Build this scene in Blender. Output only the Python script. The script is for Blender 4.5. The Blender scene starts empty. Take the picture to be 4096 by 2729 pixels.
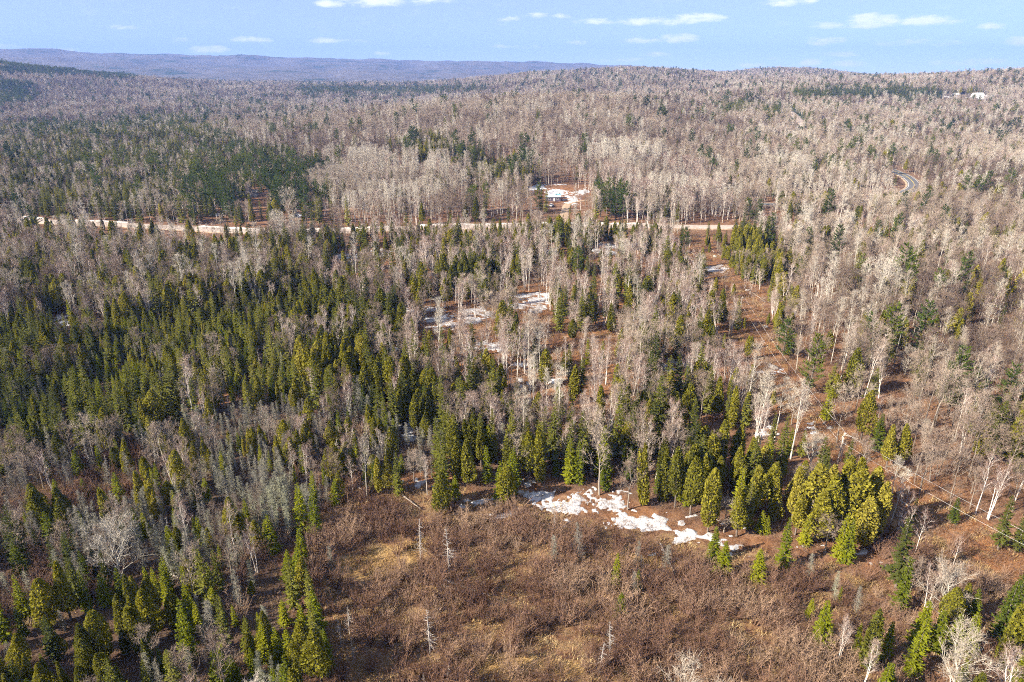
import bpy, math, random
import numpy as np
from mathutils import Vector, Matrix

R = math.radians
scene = bpy.context.scene
col = scene.collection

# ------------------------------------------------------------------ camera
CAM_Z, PITCH, FPX = 70.0, R(21.3), 2733.0          # metres, rad, focal length in px of a 4096 px wide frame
cam_d = bpy.data.cameras.new('camera')
cam_d.sensor_width = 36.0
cam_d.lens = 36.0 * FPX / 4096.0
cam_d.clip_start = 1.0
cam_d.clip_end = 60000.0
cam = bpy.data.objects.new('camera', cam_d)
cam.location = (0, 0, CAM_Z)
cam.rotation_euler = (math.pi / 2 - PITCH, 0, 0)
col.objects.link(cam)
scene.camera = cam

# ------------------------------------------------------------------ sun, sky, exposure
SUN_AZ, SUN_EL = R(-114.0), R(31.0)                # azimuth from +Y towards +X
to_sun = Vector((math.sin(SUN_AZ) * math.cos(SUN_EL), math.cos(SUN_AZ) * math.cos(SUN_EL), math.sin(SUN_EL)))
sun_d = bpy.data.lights.new('sun', 'SUN')
sun_d.energy = 5.0
sun_d.angle = R(0.55)
sun_d.color = (1.0, 0.90, 0.76)
sun = bpy.data.objects.new('sun', sun_d)
sun.rotation_euler = (-to_sun).to_track_quat('-Z', 'Y').to_euler()
sun.location = (-100, -40, 200)
col.objects.link(sun)

scene.view_settings.view_transform = 'Standard'
scene.view_settings.look = 'None'
scene.view_settings.gamma = 1.0
scene.view_settings.exposure = 1.62
scene.view_settings.use_curve_mapping = False
scene.render.engine = 'CYCLES'
cy = scene.cycles
cy.max_bounces = 4
cy.diffuse_bounces = 2
cy.use_adaptive_sampling = True
cy.adaptive_threshold = 0.04
cy.glossy_bounces = 1
cy.transmission_bounces = 2
cy.transparent_max_bounces = 4
cy.volume_bounces = 0
cy.use_denoising = False
cy.caustics_reflective = False
cy.caustics_refractive = False
cy.pixel_filter_type = 'BLACKMAN_HARRIS'
cy.filter_width = 1.05


def px_dir(x, y):
    """photo pixel (4096 wide) -> azimuth, elevation in radians"""
    a, b = (x - 2048.0) / FPX, (1364.5 - y) / FPX
    d = Vector((a, math.cos(PITCH) + b * math.sin(PITCH), -math.sin(PITCH) + b * math.cos(PITCH))).normalized()
    return math.atan2(d.x, d.y), math.asin(d.z)


class NT:
    """small helper to write node trees"""
    def __init__(s, tree):
        s.t = tree; s.n = tree.nodes; s.l = tree.links
    def new(s, kind, **kw):
        nd = s.n.new(kind)
        for k, v in kw.items():
            setattr(nd, k, v)
        return nd
    def put(s, sock, v):
        if isinstance(v, bpy.types.NodeSocket):
            s.l.new(v, sock)
        elif isinstance(v, (tuple, list)) and len(v) == 3 and sock.type == 'RGBA':
            sock.default_value = (*v, 1.0)
        else:
            sock.default_value = v
    def math(s, op, a, b=0.0, c=None, clamp=False):
        nd = s.new('ShaderNodeMath', operation=op, use_clamp=clamp)
        s.put(nd.inputs[0], a); s.put(nd.inputs[1], b)
        if c is not None: s.put(nd.inputs[2], c)
        return nd.outputs[0]
    def mix(s, f, a, b, kind='MIX'):
        nd = s.new('ShaderNodeMix', data_type='RGBA', blend_type=kind)
        s.put(nd.inputs[0], f); s.put(nd.inputs[6], a); s.put(nd.inputs[7], b)
        return nd.outputs[2]
    def ramp(s, f, stops):
        nd = s.new('ShaderNodeValToRGB'); e = nd.color_ramp.elements
        while len(e) > len(stops): e.remove(e[-1])
        while len(e) < len(stops): e.new(0.5)
        for el, (p, c) in zip(e, stops):
            el.position = p; el.color = (*c, 1.0)
        s.put(nd.inputs[0], f)
        return nd.outputs[0]
    def smooth(s, v, a, b):
        nd = s.new('ShaderNodeMapRange', interpolation_type='SMOOTHSTEP')
        s.put(nd.inputs[0], v); nd.inputs[1].default_value = a; nd.inputs[2].default_value = b
        return nd.outputs[0]
    def noise(s, vec, scale, detail=3.0, rough=0.55):
        nd = s.new('ShaderNodeTexNoise')
        if vec is not None: s.l.new(vec, nd.inputs['Vector'])
        nd.inputs['Scale'].default_value = scale; nd.inputs['Detail'].default_value = detail
        nd.inputs['Roughness'].default_value = rough
        return nd.outputs[0]


def build_world():
    w = bpy.data.worlds.new('World'); scene.world = w; w.use_nodes = True
    k = NT(w.node_tree)
    bg = w.node_tree.nodes['Background']
    sky = k.new('ShaderNodeTexSky', sky_type='NISHITA', sun_disc=False)
    sky.sun_elevation = SUN_EL; sky.sun_rotation = SUN_AZ % (2 * math.pi)
    sky.altitude = 2000; sky.air_density = 0.62; sky.dust_density = 0.0; sky.ozone_density = 2.6
    tc = k.new('ShaderNodeTexCoord')
    sep = k.new('ShaderNodeSeparateXYZ'); k.l.new(tc.outputs['Generated'], sep.inputs[0])
    az = k.math('ARCTAN2', sep.outputs[0], sep.outputs[1])
    el = k.math('ARCSINE', sep.outputs[2])
    # small flat fair-weather clouds: soft lens shapes broken up by noise
    com = k.new('ShaderNodeCombineXYZ')
    k.put(com.inputs[0], az); k.put(com.inputs[1], k.math('MULTIPLY', el, 3.2))
    n1 = k.noise(com.outputs[0], 34.0, 5.0, 0.6)
    n2 = k.noise(com.outputs[0], 110.0, 3.0, 0.6)
    clouds = [(1320, 14, 70, 15, 1), (1500, 2, 170, 24, .7), (1690, 2, 130, 16, .6), (2035, 78, 45, 9, .45), (2160, 62, 50, 12, .7), (2235, 66, 50, 10, .5),
              (2400, 88, 90, 12, .7), (2600, 86, 150, 15, .75), (2790, 74, 100, 20, 1), (2560, 163, 100, 11, .6), (2720, 153, 75, 19, 1),
              (3330, 98, 90, 13, .6), (3490, 84, 95, 27, 1.15), (3700, 84, 75, 20, .8), (3800, 88, 60, 10, .4), (3968, 106, 52, 12, .8), (3130, 12, 65, 14, .8), (3230, 8, 38, 11, .8),
              (835, 198, 75, 15, .9), (1015, 160, 72, 14, .8), (1330, 162, 110, 10, .5), (3290, 166, 70, 16, .7), (3680, 172, 130, 11, .55), (3245, 250, 38, 16, .9), (3400, 256, 70, 13, .75),
              (3880, 250, 130, 13, .7), (2000, 186, 40, 8, .4), (2110, 188, 60, 8, .4), (2300, 172, 40, 8, .35), (2620, 216, 55, 9, .5), (3360, 218, 60, 10, .4), (4080, 166, 50, 15, .8), (1530, 214, 38, 10, .6),
              (230, 206, 80, 11, .6), (40, 190, 60, 10, .3), (745, 160, 60, 8, .35), (500, 110, 70, 7, .25), (3020, 262, 70, 9, .5), (2480, 240, 110, 8, .35), (3100, 232, 30, 8, .35)]
    rng = random.Random(5)
    for i in range(60):                              # the same kind of clouds go on all round the sky
        a = rng.uniform(-180, 180)
        if abs(a) < 39: continue
        e = rng.uniform(0.8, 14)
        clouds.append((a, e, rng.uniform(1.0, 3.2) * (1 + e * .05), rng.uniform(.2, .5) * (1 + e * .1), rng.uniform(.4, 1)))
    acc = None
    for i, c in enumerate(clouds):
        if i < 40:
            a0, e0 = px_dir(c[0], c[1]); wd, ht = c[2] / FPX, c[3] / FPX
        else:
            a0, e0, wd, ht = R(c[0]), R(c[1]), R(c[2]), R(c[3])
        dx = k.math('MULTIPLY_ADD', az, 1 / wd, -a0 / wd)
        dy = k.math('MULTIPLY_ADD', el, 1 / ht, -e0 / ht)
        q = k.math('MULTIPLY_ADD', dx, dx, k.math('MULTIPLY', dy, dy))
        m = k.math('MULTIPLY_ADD', q, -c[4], c[4])
        acc = m if acc is None else k.math('MAXIMUM', acc, m)
    acc = k.math('MAXIMUM', acc, -1.0)
    nz = k.math('ADD', k.math('MULTIPLY_ADD', n1, 2.5, -1.3), k.math('MULTIPLY_ADD', n2, 0.7, -0.38))
    dens = k.math('ADD', acc, nz)
    cov = k.smooth(dens, -0.15, 1.0)
    thin = k.math('MULTIPLY', k.smooth(n1, 0.5, 0.8), 0.10)
    cov = k.math('MAXIMUM', k.math('MULTIPLY', cov, 0.86), thin)
    up = k.smooth(sep.outputs[2], -0.02, 0.0)
    veil = k.mix(.42, sky.outputs[0], (4.9, 5.5, 7.1))
    skyc = k.mix(k.math('MULTIPLY', cov, up), veil, (8.2, 8.4, 8.8))
    k.l.new(skyc, bg.inputs[0])
    bg.inputs[1].default_value = 0.056
    w.cycles.sampling_method = 'MANUAL'; w.cycles.sample_map_resolution = 512


build_world()

# ------------------------------------------------------------------ terrain height
AZ_C = np.array([-180, -50, -37, -30, -21, -8, 0, 5, 10, 14, 17, 20, 24, 28, 37, 50, 180.0])
D_R = np.array([10, 330, 400, 500, 600, 750, 900, 1100, 1300, 1600, 2000, 2300, 2700, 3300, 4500, 6000, 7200, 9000, 14000.0])
H_T = np.array([
    #-180 -50 -37  -30  -21  -8    0    5   10   14   17   20   24   28   37   50  180
    [0, 0, 0, 0, 0, 0, 0, 0, 0, 0, 0, 0, 0, 0, 0, 0, 0],
    [0, 0, 0, 0, 0, 0, 0, 0, 0, 0, 0, 0, 0, 0, 0, 0, 0],
    [0, 0, 0, 0, 0, 2, 3, 3, 2, 1, 1, 1, 0, 0, 0, 0, 0],
    [0, 0, 0, 0, 1, 8, 10, 9, 7, 5, 4, 3, 2, 1, 1, 0, 0],
    [0, 1, 1, 1, 2, 15, 20, 18, 14, 10, 8, 6, 5, 4, 2, 1, 0],
    [0, 2, 2, 2, 4, 25, 36, 34, 28, 19, 15, 12, 9, 7, 4, 3, 0],
    [0, 3, 3, 3, 6, 24, 39, 40, 36, 26, 22, 19, 15, 12, 8, 6, 0],
    [5, 3, 3, 3, 6, 10, 20, 24, 26, 25, 26, 27, 24, 22, 17, 15, 5],
    [10, 4, 4, 4, 5, 6, 10, 18, 24, 28, 33, 36, 33, 30, 28, 30, 10],
    [20, 24, 14, 9, 6, 7, 24, 38, 46, 42, 42, 46, 47, 48, 62, 62, 20],
    [40, 90, 74, 40, 16, 16, 50, 60, 70, 60, 52, 54, 52, 54, 74, 74, 40],
    [60, 118, 102, 66, 30, 26, 62, 72, 84, 68, 54, 56, 56, 54, 64, 62, 60],
    [60, 90, 80, 60, 32, 26, 54, 62, 76, 66, 60, 74, 60, 46, 50, 50, 60],
    [60, 40, 42, 40, 28, 24, 36, 40, 44, 60, 76, 98, 66, 40, 40, 40, 60],
    [80, 80, 80, 75, 70, 55, 50, 48, 46, 46, 48, 48, 42, 40, 40, 40, 80],
    [120, 190, 185, 175, 150, 128, 115, 105, 85, 62, 52, 48, 44, 40, 40, 40, 120],
    [150, 275, 275, 265, 240, 212, 205, 205, 160, 105, 75, 60, 46, 40, 40, 40, 150],
    [150, 230, 220, 200, 160, 140, 110, 95, 75, 60, 54, 50, 44, 40, 40, 40, 150],
    [100, 100, 100, 95, 80, 70, 60, 55, 50, 45, 42, 40, 35, 30, 30, 30, 100]], float)
_NA, _ND = 361, 420
_la = np.linspace(-180, 180, _NA)
_ld = np.linspace(math.log(10), math.log(14000), _ND)
_g = np.zeros((_ND, _NA))
_t = np.array([np.interp(_ld, np.log(D_R), H_T[:, j]) for j in range(len(AZ_C))])
for i in range(_ND):
    _g[i] = np.interp(_la, AZ_C, _t[:, i])
for _ in range(2):
    for ax, kk in ((0, 7), (1, 3)):
        pad = [(0, 0), (0, 0)]; pad[ax] = (kk // 2, kk // 2)
        gp = np.pad(_g, pad, mode='edge')
        _g = sum(np.take(gp, range(s, s + _g.shape[ax]), axis=ax) for s in range(kk)) / kk


_WC = {}


def wob(x, y, L, seed):
    """smooth value noise from a few rotated sines"""
    if (L, seed) not in _WC:
        r = np.random.RandomState(seed)
        _WC[(L, seed)] = [(r.uniform(0, 6.28), 6.283 / (L * r.uniform(.6, 1.7)), r.uniform(0, 6.28)) for _ in range(5)]
    o = 0.0
    for a, q, p in _WC[(L, seed)]:
        ca, sa = math.cos(a) * q, math.sin(a) * q
        o = o + np.sin(x * ca + y * sa + p + 0.8 * np.sin(x * (sa * .7) - y * (ca * .7) + p * 2))
    return o / 5.0


def hgt(x, y, rough=False):
    x = np.asarray(x, float); y = np.asarray(y, float)
    d = np.maximum(np.hypot(x, y), 10.0); a = np.degrees(np.arctan2(x, y))
    fi = np.clip((np.log(d) - _ld[0]) / (_ld[1] - _ld[0]), 0, _ND - 1.001); fa = np.clip((a + 180) / 360 * (_NA - 1), 0, _NA - 1.001)
    i = fi.astype(int); j = fa.astype(int); u = fi - i; v = fa - j
    z = (_g[i, j] * (1 - u) + _g[i + 1, j] * u) * (1 - v) + (_g[i, j + 1] * (1 - u) + _g[i + 1, j + 1] * u) * v
    k1 = np.clip((d - 380) / 500, 0, 1)
    if rough: return z
    z = z + wob(x, y, 60, 1) * 0.45 + wob(x, y, 17, 2) * 0.12
    if d.max() > 380: z = z + k1 * (wob(x, y, 160, 3) * 2.8 + wob(x, y, 420, 4) * 5.0)
    k2 = np.clip((d - 2600) / 2500, 0, 1)
    if d.max() < 2600: return z
    return z + k2 * (wob(x, y, 1300, 5) * 24 + wob(x, y, 520, 6) * 14 + wob(x, y, 210, 7) * 6)


def h1(x, y):
    return float(hgt(np.array([x]), np.array([y]))[0])


CP, SP = math.cos(PITCH), math.sin(PITCH)


def project(x, y, z):
    dz = z - CAM_Z
    f = y * CP - dz * SP
    u = y * SP + dz * CP
    f = np.maximum(f, 1e-3)
    return 2048 + FPX * x / f, 1364.5 - FPX * u / f


_ts = np.exp(np.linspace(math.log(40), math.log(9000), 420))


def ground(px, py):
    """world point where the ray through a photo pixel meets the terrain"""
    a, b = (px - 2048.0) / FPX, (1364.5 - py) / FPX
    d = np.array([a, CP + b * SP, -SP + b * CP]); d /= np.linalg.norm(d)
    p = d[None, :] * _ts[:, None]; p[:, 2] += CAM_Z
    g = p[:, 2] - hgt(p[:, 0], p[:, 1])
    i = int(np.argmax(g < 0)) if (g < 0).any() else len(_ts) - 1
    if i > 0 and g[i] < 0:
        t = _ts[i - 1] + (_ts[i] - _ts[i - 1]) * g[i - 1] / (g[i - 1] - g[i])
    else:
        t = _ts[i]
    q = d * t
    return Vector((q[0], q[1], h1(q[0], q[1])))


# ------------------------------------------------------------------ materials
MAT = {}


def base_mat(name, rough=0.9, spec=0.15):
    m = bpy.data.materials.new(name); m.use_nodes = True
    b = m.node_tree.nodes['Principled BSDF']
    b.inputs['Roughness'].default_value = rough
    b.inputs['Specular IOR Level'].default_value = spec
    MAT[name] = m
    return m, NT(m.node_tree), b


def varied(name, stops, patch=None, rough=0.9, transl=0.0, grain=0.25, gscale=6.0, stand=90.0):
    """colour picked per plant (object random) and per stand (slow noise at the plant's own place), plus fine grain"""
    m, k, b = base_mat(name, rough)
    oi = k.new('ShaderNodeObjectInfo')
    sn = k.noise(oi.outputs['Location'], 1.0 / stand, 2.0)
    f = k.math('MULTIPLY_ADD', sn, 2.6, k.math('MULTIPLY_ADD', oi.outputs['Random'], 0.5, -1.05), clamp=True)
    c = k.ramp(f, stops)
    tc = k.new('ShaderNodeTexCoord')
    gn = k.noise(tc.outputs['Object'], gscale, 2.0)
    c = k.mix(1.0, c, k.ramp(gn, [(0.25, (1 - grain * 1.6,) * 3), (0.75, (1 + grain,) * 3)]), 'MULTIPLY')
    k.put(b.inputs['Base Color'], c)
    if transl > 0:
        tr = k.new('ShaderNodeBsdfTranslucent'); k.put(tr.inputs[0], c)
        mx = k.new('ShaderNodeMixShader'); mx.inputs[0].default_value = transl
        k.l.new(b.outputs[0], mx.inputs[1]); k.l.new(tr.outputs[0], mx.inputs[2])
        k.l.new(mx.outputs[0], m.node_tree.nodes['Material Output'].inputs[0])
    return m


varied('fir_needles', [(0.1, (.100, .130, .014)), (0.5, (.230, .255, .012)), (0.95, (.340, .340, .018))], transl=.42, grain=.35, stand=30)
varied('spruce_needles', [(0.1, (.085, .098, .020)), (0.5, (.185, .190, .026)), (0.95, (.285, .270, .050))], transl=.38, grain=.35, stand=60)
varied('cedar_sprays', [(0.1, (.140, .142, .020)), (0.5, (.260, .240, .022)), (0.95, (.360, .310, .045))], transl=.38, grain=.4, gscale=3, stand=40)
varied('pine_needles', [(0.1, (.055, .090, .020)), (0.5, (.100, .145, .022)), (0.95, (.180, .205, .020))], transl=.38, grain=.3, stand=200)
varied('maple_twigs', [(0.05, (.105, .070, .052)), (0.3, (.205, .147, .112)), (0.6, (.310, .237, .182)), (0.95, (.440, .365, .285))], grain=.15, stand=120)
varied('birch_twigs', [(0.1, (.240, .155, .125)), (0.5, (.340, .240, .195)), (0.9, (.440, .355, .290))], grain=.15, stand=60)
varied('aspen_twigs', [(0.1, (.310, .250, .195)), (0.5, (.410, .355, .285)), (0.9, (.520, .470, .390))], grain=.12, stand=90)
varied('larch_twigs', [(0.1, (.180, .162, .135)), (0.5, (.265, .245, .195)), (0.9, (.320, .320, .215))], grain=.25, stand=25)
varied('dead_wood', [(0.1, (.300, .265, .230)), (0.9, (.440, .400, .360))], grain=.2)
varied('alder_stems', [(0.1, (.120, .064, .042)), (0.5, (.230, .134, .088)), (0.9, (.340, .232, .155))], grain=.2, stand=14)
varied('dark_bark', [(0.1, (.110, .088, .070)), (0.9, (.200, .165, .135))], grain=.35, gscale=9)
varied('maple_bark', [(0.1, (.210, .170, .135)), (0.9, (.340, .295, .240))], grain=.3, gscale=7)
varied('aspen_bark', [(0.1, (.480, .440, .360)), (0.9, (.640, .600, .520))], grain=.2, gscale=5)
varied('dry_grass', [(0.1, (.300, .190, .080)), (0.5, (.420, .290, .125)), (0.9, (.520, .400, .210))], grain=.3, gscale=2, stand=12, transl=.15)
varied('brush_stems', [(0.1, (.150, .095, .065)), (0.5, (.230, .140, .088)), (0.9, (.310, .225, .150))], grain=.2, stand=10)
varied('rock', [(0.1, (.30, .27, .24)), (0.9, (.45, .41, .36))], grain=.4, gscale=2)


def birch_bark():
    m, k, b = base_mat('birch_bark', .7)
    tc = k.new('ShaderNodeTexCoord'); mp = k.new('ShaderNodeMapping'); mp.inputs['Scale'].default_value = (2, 2, 9)
    k.l.new(tc.outputs['Object'], mp.inputs[0])
    k.put(b.inputs['Base Color'], k.ramp(k.noise(mp.outputs[0], 2.0, 3.0), [(.34, (.16, .13, .11)), (.44, (.70, .63, .56)), (.8, (.80, .75, .69))]))


birch_bark()


def ground_mat():
    m, k, b = base_mat('forest_floor', .95, .05)
    geo = k.new('ShaderNodeNewGeometry'); P = geo.outputs['Position']
    at = k.new('ShaderNodeAttribute', attribute_name='cover'); sp = k.new('ShaderNodeSeparateColor'); k.l.new(at.outputs['Color'], sp.inputs[0])
    n1, n2, n3 = k.noise(P, .09, 4), k.noise(P, .6, 4), k.noise(P, 3.5, 3, .7)
    mixn = k.math('ADD', k.math('MULTIPLY', n2, .6), k.math('MULTIPLY', n3, .4))
    litter = k.ramp(mixn, [(.30, (.045, .026, .016)), (.46, (.150, .078, .044)), (.58, (.235, .135, .080)), (.72, (.330, .225, .150))])
    orange = k.ramp(mixn, [(.32, (.060, .026, .014)), (.45, (.180, .078, .032)), (.57, (.320, .150, .060)), (.70, (.460, .300, .170))])
    tan = k.ramp(mixn, [(.32, (.120, .070, .032)), (.48, (.310, .190, .075)), (.62, (.460, .310, .135)), (.75, (.540, .410, .220))])
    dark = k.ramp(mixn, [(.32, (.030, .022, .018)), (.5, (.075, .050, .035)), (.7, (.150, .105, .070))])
    sand = k.ramp(mixn, [(.3, (.30, .22, .16)), (.7, (.46, .36, .28))])
    w1 = k.math('ADD', sp.outputs[0], k.math('MULTIPLY_ADD', n1, .8, -.4))
    c = k.mix(k.smooth(w1, .25, .7), litter, orange)
    w2 = k.math('ADD', sp.outputs[1], k.math('MULTIPLY_ADD', n2, 1.0, -.5))
    c = k.mix(k.smooth(w2, .3, .7), c, tan)
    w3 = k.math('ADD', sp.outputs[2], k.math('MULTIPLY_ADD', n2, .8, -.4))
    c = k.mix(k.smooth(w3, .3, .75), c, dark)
    # distant country: a wood too far off to tell the trees apart
    sx = k.new('ShaderNodeSeparateXYZ'); k.l.new(P, sx.inputs[0])
    d = k.math('SQRT', k.math('MULTIPLY_ADD', sx.outputs[0], sx.outputs[0], k.math('MULTIPLY', sx.outputs[1], sx.outputs[1])))
    far = k.smooth(d, 420, 900)
    f1, f2, f3 = k.noise(P, .0035, 5, .6), k.noise(P, .09, 4, .7), k.noise(P, .016, 4, .6)
    hw = k.ramp(k.math('MULTIPLY_ADD', f3, .5, k.math('MULTIPLY', f2, .5)), [(.32, (.070, .060, .052)), (.5, (.140, .120, .104)), (.66, (.215, .190, .165))])
    ev = k.ramp(f2, [(.3, (.020, .034, .016)), (.7, (.050, .070, .028))])
    cf = k.mix(k.smooth(k.math('MULTIPLY_ADD', f3, .55, k.math('MULTIPLY', f1, .75)), .66, .80), hw, ev)
    c = k.mix(far, c, cf)
    k.put(b.inputs['Base Color'], c)
    bp = k.new('ShaderNodeBump'); bp.inputs['Strength'].default_value = .8; bp.inputs['Distance'].default_value = .35
    k.put(bp.inputs['Height'], mixn)
    bq = k.new('ShaderNodeBump'); bq.inputs['Strength'].default_value = 1.0; bq.inputs['Distance'].default_value = 9.0
    k.put(bq.inputs['Height'], k.math('MULTIPLY', f2, far)); k.l.new(bp.outputs[0], bq.inputs['Normal'])
    k.l.new(bq.outputs[0], b.inputs['Normal'])


ground_mat()


def noisy(name, stops, scale=1.0, rough=.9, bump=.0, spec=.15):
    m, k, b = base_mat(name, rough, spec)
    geo = k.new('ShaderNodeNewGeometry')
    n = k.noise(geo.outputs['Position'], scale, 4, .65)
    k.put(b.inputs['Base Color'], k.ramp(n, stops))
    if bump:
        bp = k.new('ShaderNodeBump'); bp.inputs['Strength'].default_value = .7; bp.inputs['Distance'].default_value = bump
        k.put(bp.inputs['Height'], n); k.l.new(bp.outputs[0], b.inputs['Normal'])
    return m


noisy('snow', [(.32, (.22, .18, .15)), (.42, (.46, .44, .43)), (.55, (.56, .56, .57)), (.7, (.62, .62, .64))], 1.1, .8, .35)
noisy('bank_snow', [(.3, (.30, .24, .19)), (.48, (.50, .46, .42)), (.65, (.60, .58, .56))], .7, .85, .3)
noisy('gravel', [(.3, (.34, .27, .22)), (.7, (.50, .42, .36))], .8, .95, .03)
noisy('asphalt', [(.3, (.10, .10, .105)), (.7, (.15, .15, .155))], .5, .9)
noisy('shoulder_sand', [(.3, (.28, .19, .12)), (.7, (.46, .34, .23))], .5, .95, .05)
noisy('white_paint', [(.3, (.70, .69, .65)), (.7, (.80, .79, .76))], 2.0, .6)
noisy('yellow_paint', [(.3, (.55, .40, .06)), (.7, (.66, .50, .10))], 2.0, .6)
noisy('grey_siding', [(.3, (.36, .36, .37)), (.7, (.46, .46, .47))], 1.5, .7)
noisy('dark_siding', [(.3, (.10, .085, .12)), (.7, (.17, .14, .18))], 1.5, .7)
noisy('white_siding', [(.3, (.66, .65, .63)), (.7, (.78, .77, .75))], 1.0, .7)
noisy('metal_roof', [(.3, (.36, .41, .46)), (.7, (.48, .53, .58))], .6, .45, .0, .5)
noisy('blue_roof', [(.3, (.10, .27, .40)), (.7, (.16, .36, .50))], .6, .5, .0, .4)
noisy('pale_roof', [(.3, (.46, .48, .47)), (.7, (.58, .59, .58))], .3, .5, .0, .4)
noisy('lilac_roof', [(.3, (.60, .53, .60)), (.7, (.72, .66, .72))], .3, .5, .0, .3)
noisy('shingles', [(.3, (.13, .12, .12)), (.7, (.20, .19, .18))], 1.5, .9)
noisy('window_glass', [(.3, (.025, .03, .035)), (.7, (.05, .055, .06))], .5, .15, .0, .5)
noisy('pole_wood', [(.3, (.34, .27, .21)), (.7, (.52, .44, .36))], 2.0, .85)
noisy('wire_metal', [(.3, (.62, .60, .57)), (.7, (.72, .70, .68))], 2.0, .5, .0, .4)
noisy('transformer_grey', [(.3, (.48, .50, .50)), (.7, (.58, .60, .60))], 2.0, .5)
noisy('log_wood', [(.3, (.24, .19, .15)), (.7, (.44, .38, .32))], 2.5, .9)
noisy('tyre_rubber', [(.3, (.02, .02, .02)), (.7, (.04, .04, .04))], 3, .8)


# ------------------------------------------------------------------ object helpers
def tag(o, label=None, cat=None, group=None, kind=None):
    if label: o['label'] = label
    if cat: o['category'] = cat
    if group: o['group'] = group
    if kind: o['kind'] = kind
    return o


def link(name, data, parent=None, loc=None):
    o = bpy.data.objects.new(name, data); col.objects.link(o)
    if parent is not None: o.parent = parent
    if loc is not None: o.location = loc
    return o


class MB:
    """collects vertices and faces of one mesh"""
    def __init__(s):
        s.v = []; s.f = []; s.m = []; s.cur = 0
    def face(s, *pts):
        i = len(s.v); s.v.extend(pts); s.f.append(tuple(range(i, i + len(pts)))); s.m.append(s.cur)
    def tube(s, pts, rads, n=3):
        """one connected tapered tube through pts"""
        i0 = len(s.v); up = Vector((0.31, 0.22, 0.92))
        for k, p in enumerate(pts):
            a = pts[min(k + 1, len(pts) - 1)] - pts[max(k - 1, 0)]
            a = a.normalized() if a.length > 1e-6 else Vector((0, 0, 1))
            s1 = a.cross(up)
            if s1.length < 1e-3: s1 = a.cross(Vector((1, 0, 0)))
            s1.normalize(); s2 = a.cross(s1)
            for j in range(n):
                t = 6.2832 * j / n
                s.v.append(p + (s1 * math.cos(t) + s2 * math.sin(t)) * rads[k])
        for k in range(len(pts) - 1):
            for j in range(n):
                q = i0 + k * n; j2 = (j + 1) % n
                s.f.append((q + j, q + j2, q + n + j2, q + n + j)); s.m.append(s.cur)
    def blade(s, p0, p1, w, side):
        """thin twig or needle spray: a sliver"""
        s.face(p0 - side * w, p0 + side * w, p1)
    def box(s, x0, x1, y0, y1, z0, z1):
        i = len(s.v)
        s.v += [Vector(c) for c in ((x0, y0, z0), (x1, y0, z0), (x1, y1, z0), (x0, y1, z0), (x0, y0, z1), (x1, y0, z1), (x1, y1, z1), (x0, y1, z1))]
        for f in ((0, 3, 2, 1), (4, 5, 6, 7), (0, 1, 5, 4), (1, 2, 6, 5), (2, 3, 7, 6), (3, 0, 4, 7)):
            s.f.append(tuple(i + q for q in f)); s.m.append(s.cur)
    def mesh(s, name, mats, smooth=False):
        me = bpy.data.meshes.new(name)
        me.from_pydata([tuple(v) for v in s.v], [], s.f)
        for m in mats: me.materials.append(MAT[m])
        if len(mats) > 1: me.polygons.foreach_set('material_index', s.m)
        if smooth: me.polygons.foreach_set('use_smooth', [True] * len(s.f))
        me.update()
        return me
    def join(s, o, mi):
        i = len(s.v); s.v.extend(o.v); s.f.extend(tuple(q + i for q in f) for f in o.f); s.m.extend([mi] * len(o.f))


def rvec(r):
    while True:
        v = Vector((r.uniform(-1, 1), r.uniform(-1, 1), r.uniform(-1, 1)))
        if .05 < v.length < 1: return v.normalized()


def lerp(a, b, t): return a + (b - a) * t


# ------------------------------------------------------------------ plants: each builder returns (wood, crown, wood material, crown material)
def conifer(r, h, rad, whorl, nb, droop, taper, bare, spray, top_w=.06, ragged=.15, gaps=0.0):
    T, C = MB(), MB()
    T.tube([Vector((0, 0, -.3)), Vector((r.uniform(-.05, .05), r.uniform(-.05, .05), h * .5)), Vector((0, 0, h * .97))], [h * .016, h * .010, .015], 5)
    z = h * bare
    while z < h * .985:
        t = (z - h * bare) / (h * (1 - bare))
        R0 = (rad * (1 - t) ** taper + top_w) * (0.62 + .38 * min(1, t / .12))
        a0 = r.uniform(0, 6.28)
        for j in range(nb if t < .8 else max(4, nb - 2)):
            if r.random() < gaps: continue
            a = a0 + 6.283 * j / nb + r.uniform(-.35, .35)
            L = R0 * r.uniform(1 - ragged * 2, 1 + ragged)
            d = Vector((math.cos(a), math.sin(a), 0)); sd = Vector((-d.y, d.x, 0))
            dr = -droop * (1 - t) + (.55 * t)
            zz = z + r.uniform(-.5, .5) * whorl
            p0 = Vector((0, 0, zz)) + d * .04
            p1 = p0 + d * L * .55 + Vector((0, 0, L * .55 * dr + r.uniform(-.05, .05)))
            p2 = p0 + d * L + Vector((0, 0, L * dr * .75 + .10 * L))
            w = L * .30 + .05
            tl = Vector((0, 0, r.uniform(-.25, .25) * w))
            C.face(p0, p1 + sd * w * .6 + tl, p2); C.face(p0, p2, p1 - sd * w * .6 - tl)
            for q in range(spray):
                u = r.uniform(.25, 1.0); b = p0.lerp(p1, u * 2) if u < .5 else p1.lerp(p2, u * 2 - 1)
                e = b + (d * r.uniform(.2, 1) + sd * r.uniform(-1.1, 1.1) + Vector((0, 0, r.uniform(-.45, .45)))) * (L * .26 + .07)
                nn = d + Vector((0, 0, .7)) + rvec(r) * .7; C.blade(b, e, .05 + .06 * L, (e - b).cross(nn).normalized())
        z += whorl * (1 - .45 * t)
    C.blade(Vector((0, 0, h * .95)), Vector((0, 0, h * 1.02)), .04, Vector((1, 0, 0)))
    C.blade(Vector((0, 0, h * .95)), Vector((0, 0, h * 1.02)), .04, Vector((0, 1, 0)))
    return T, C


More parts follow.
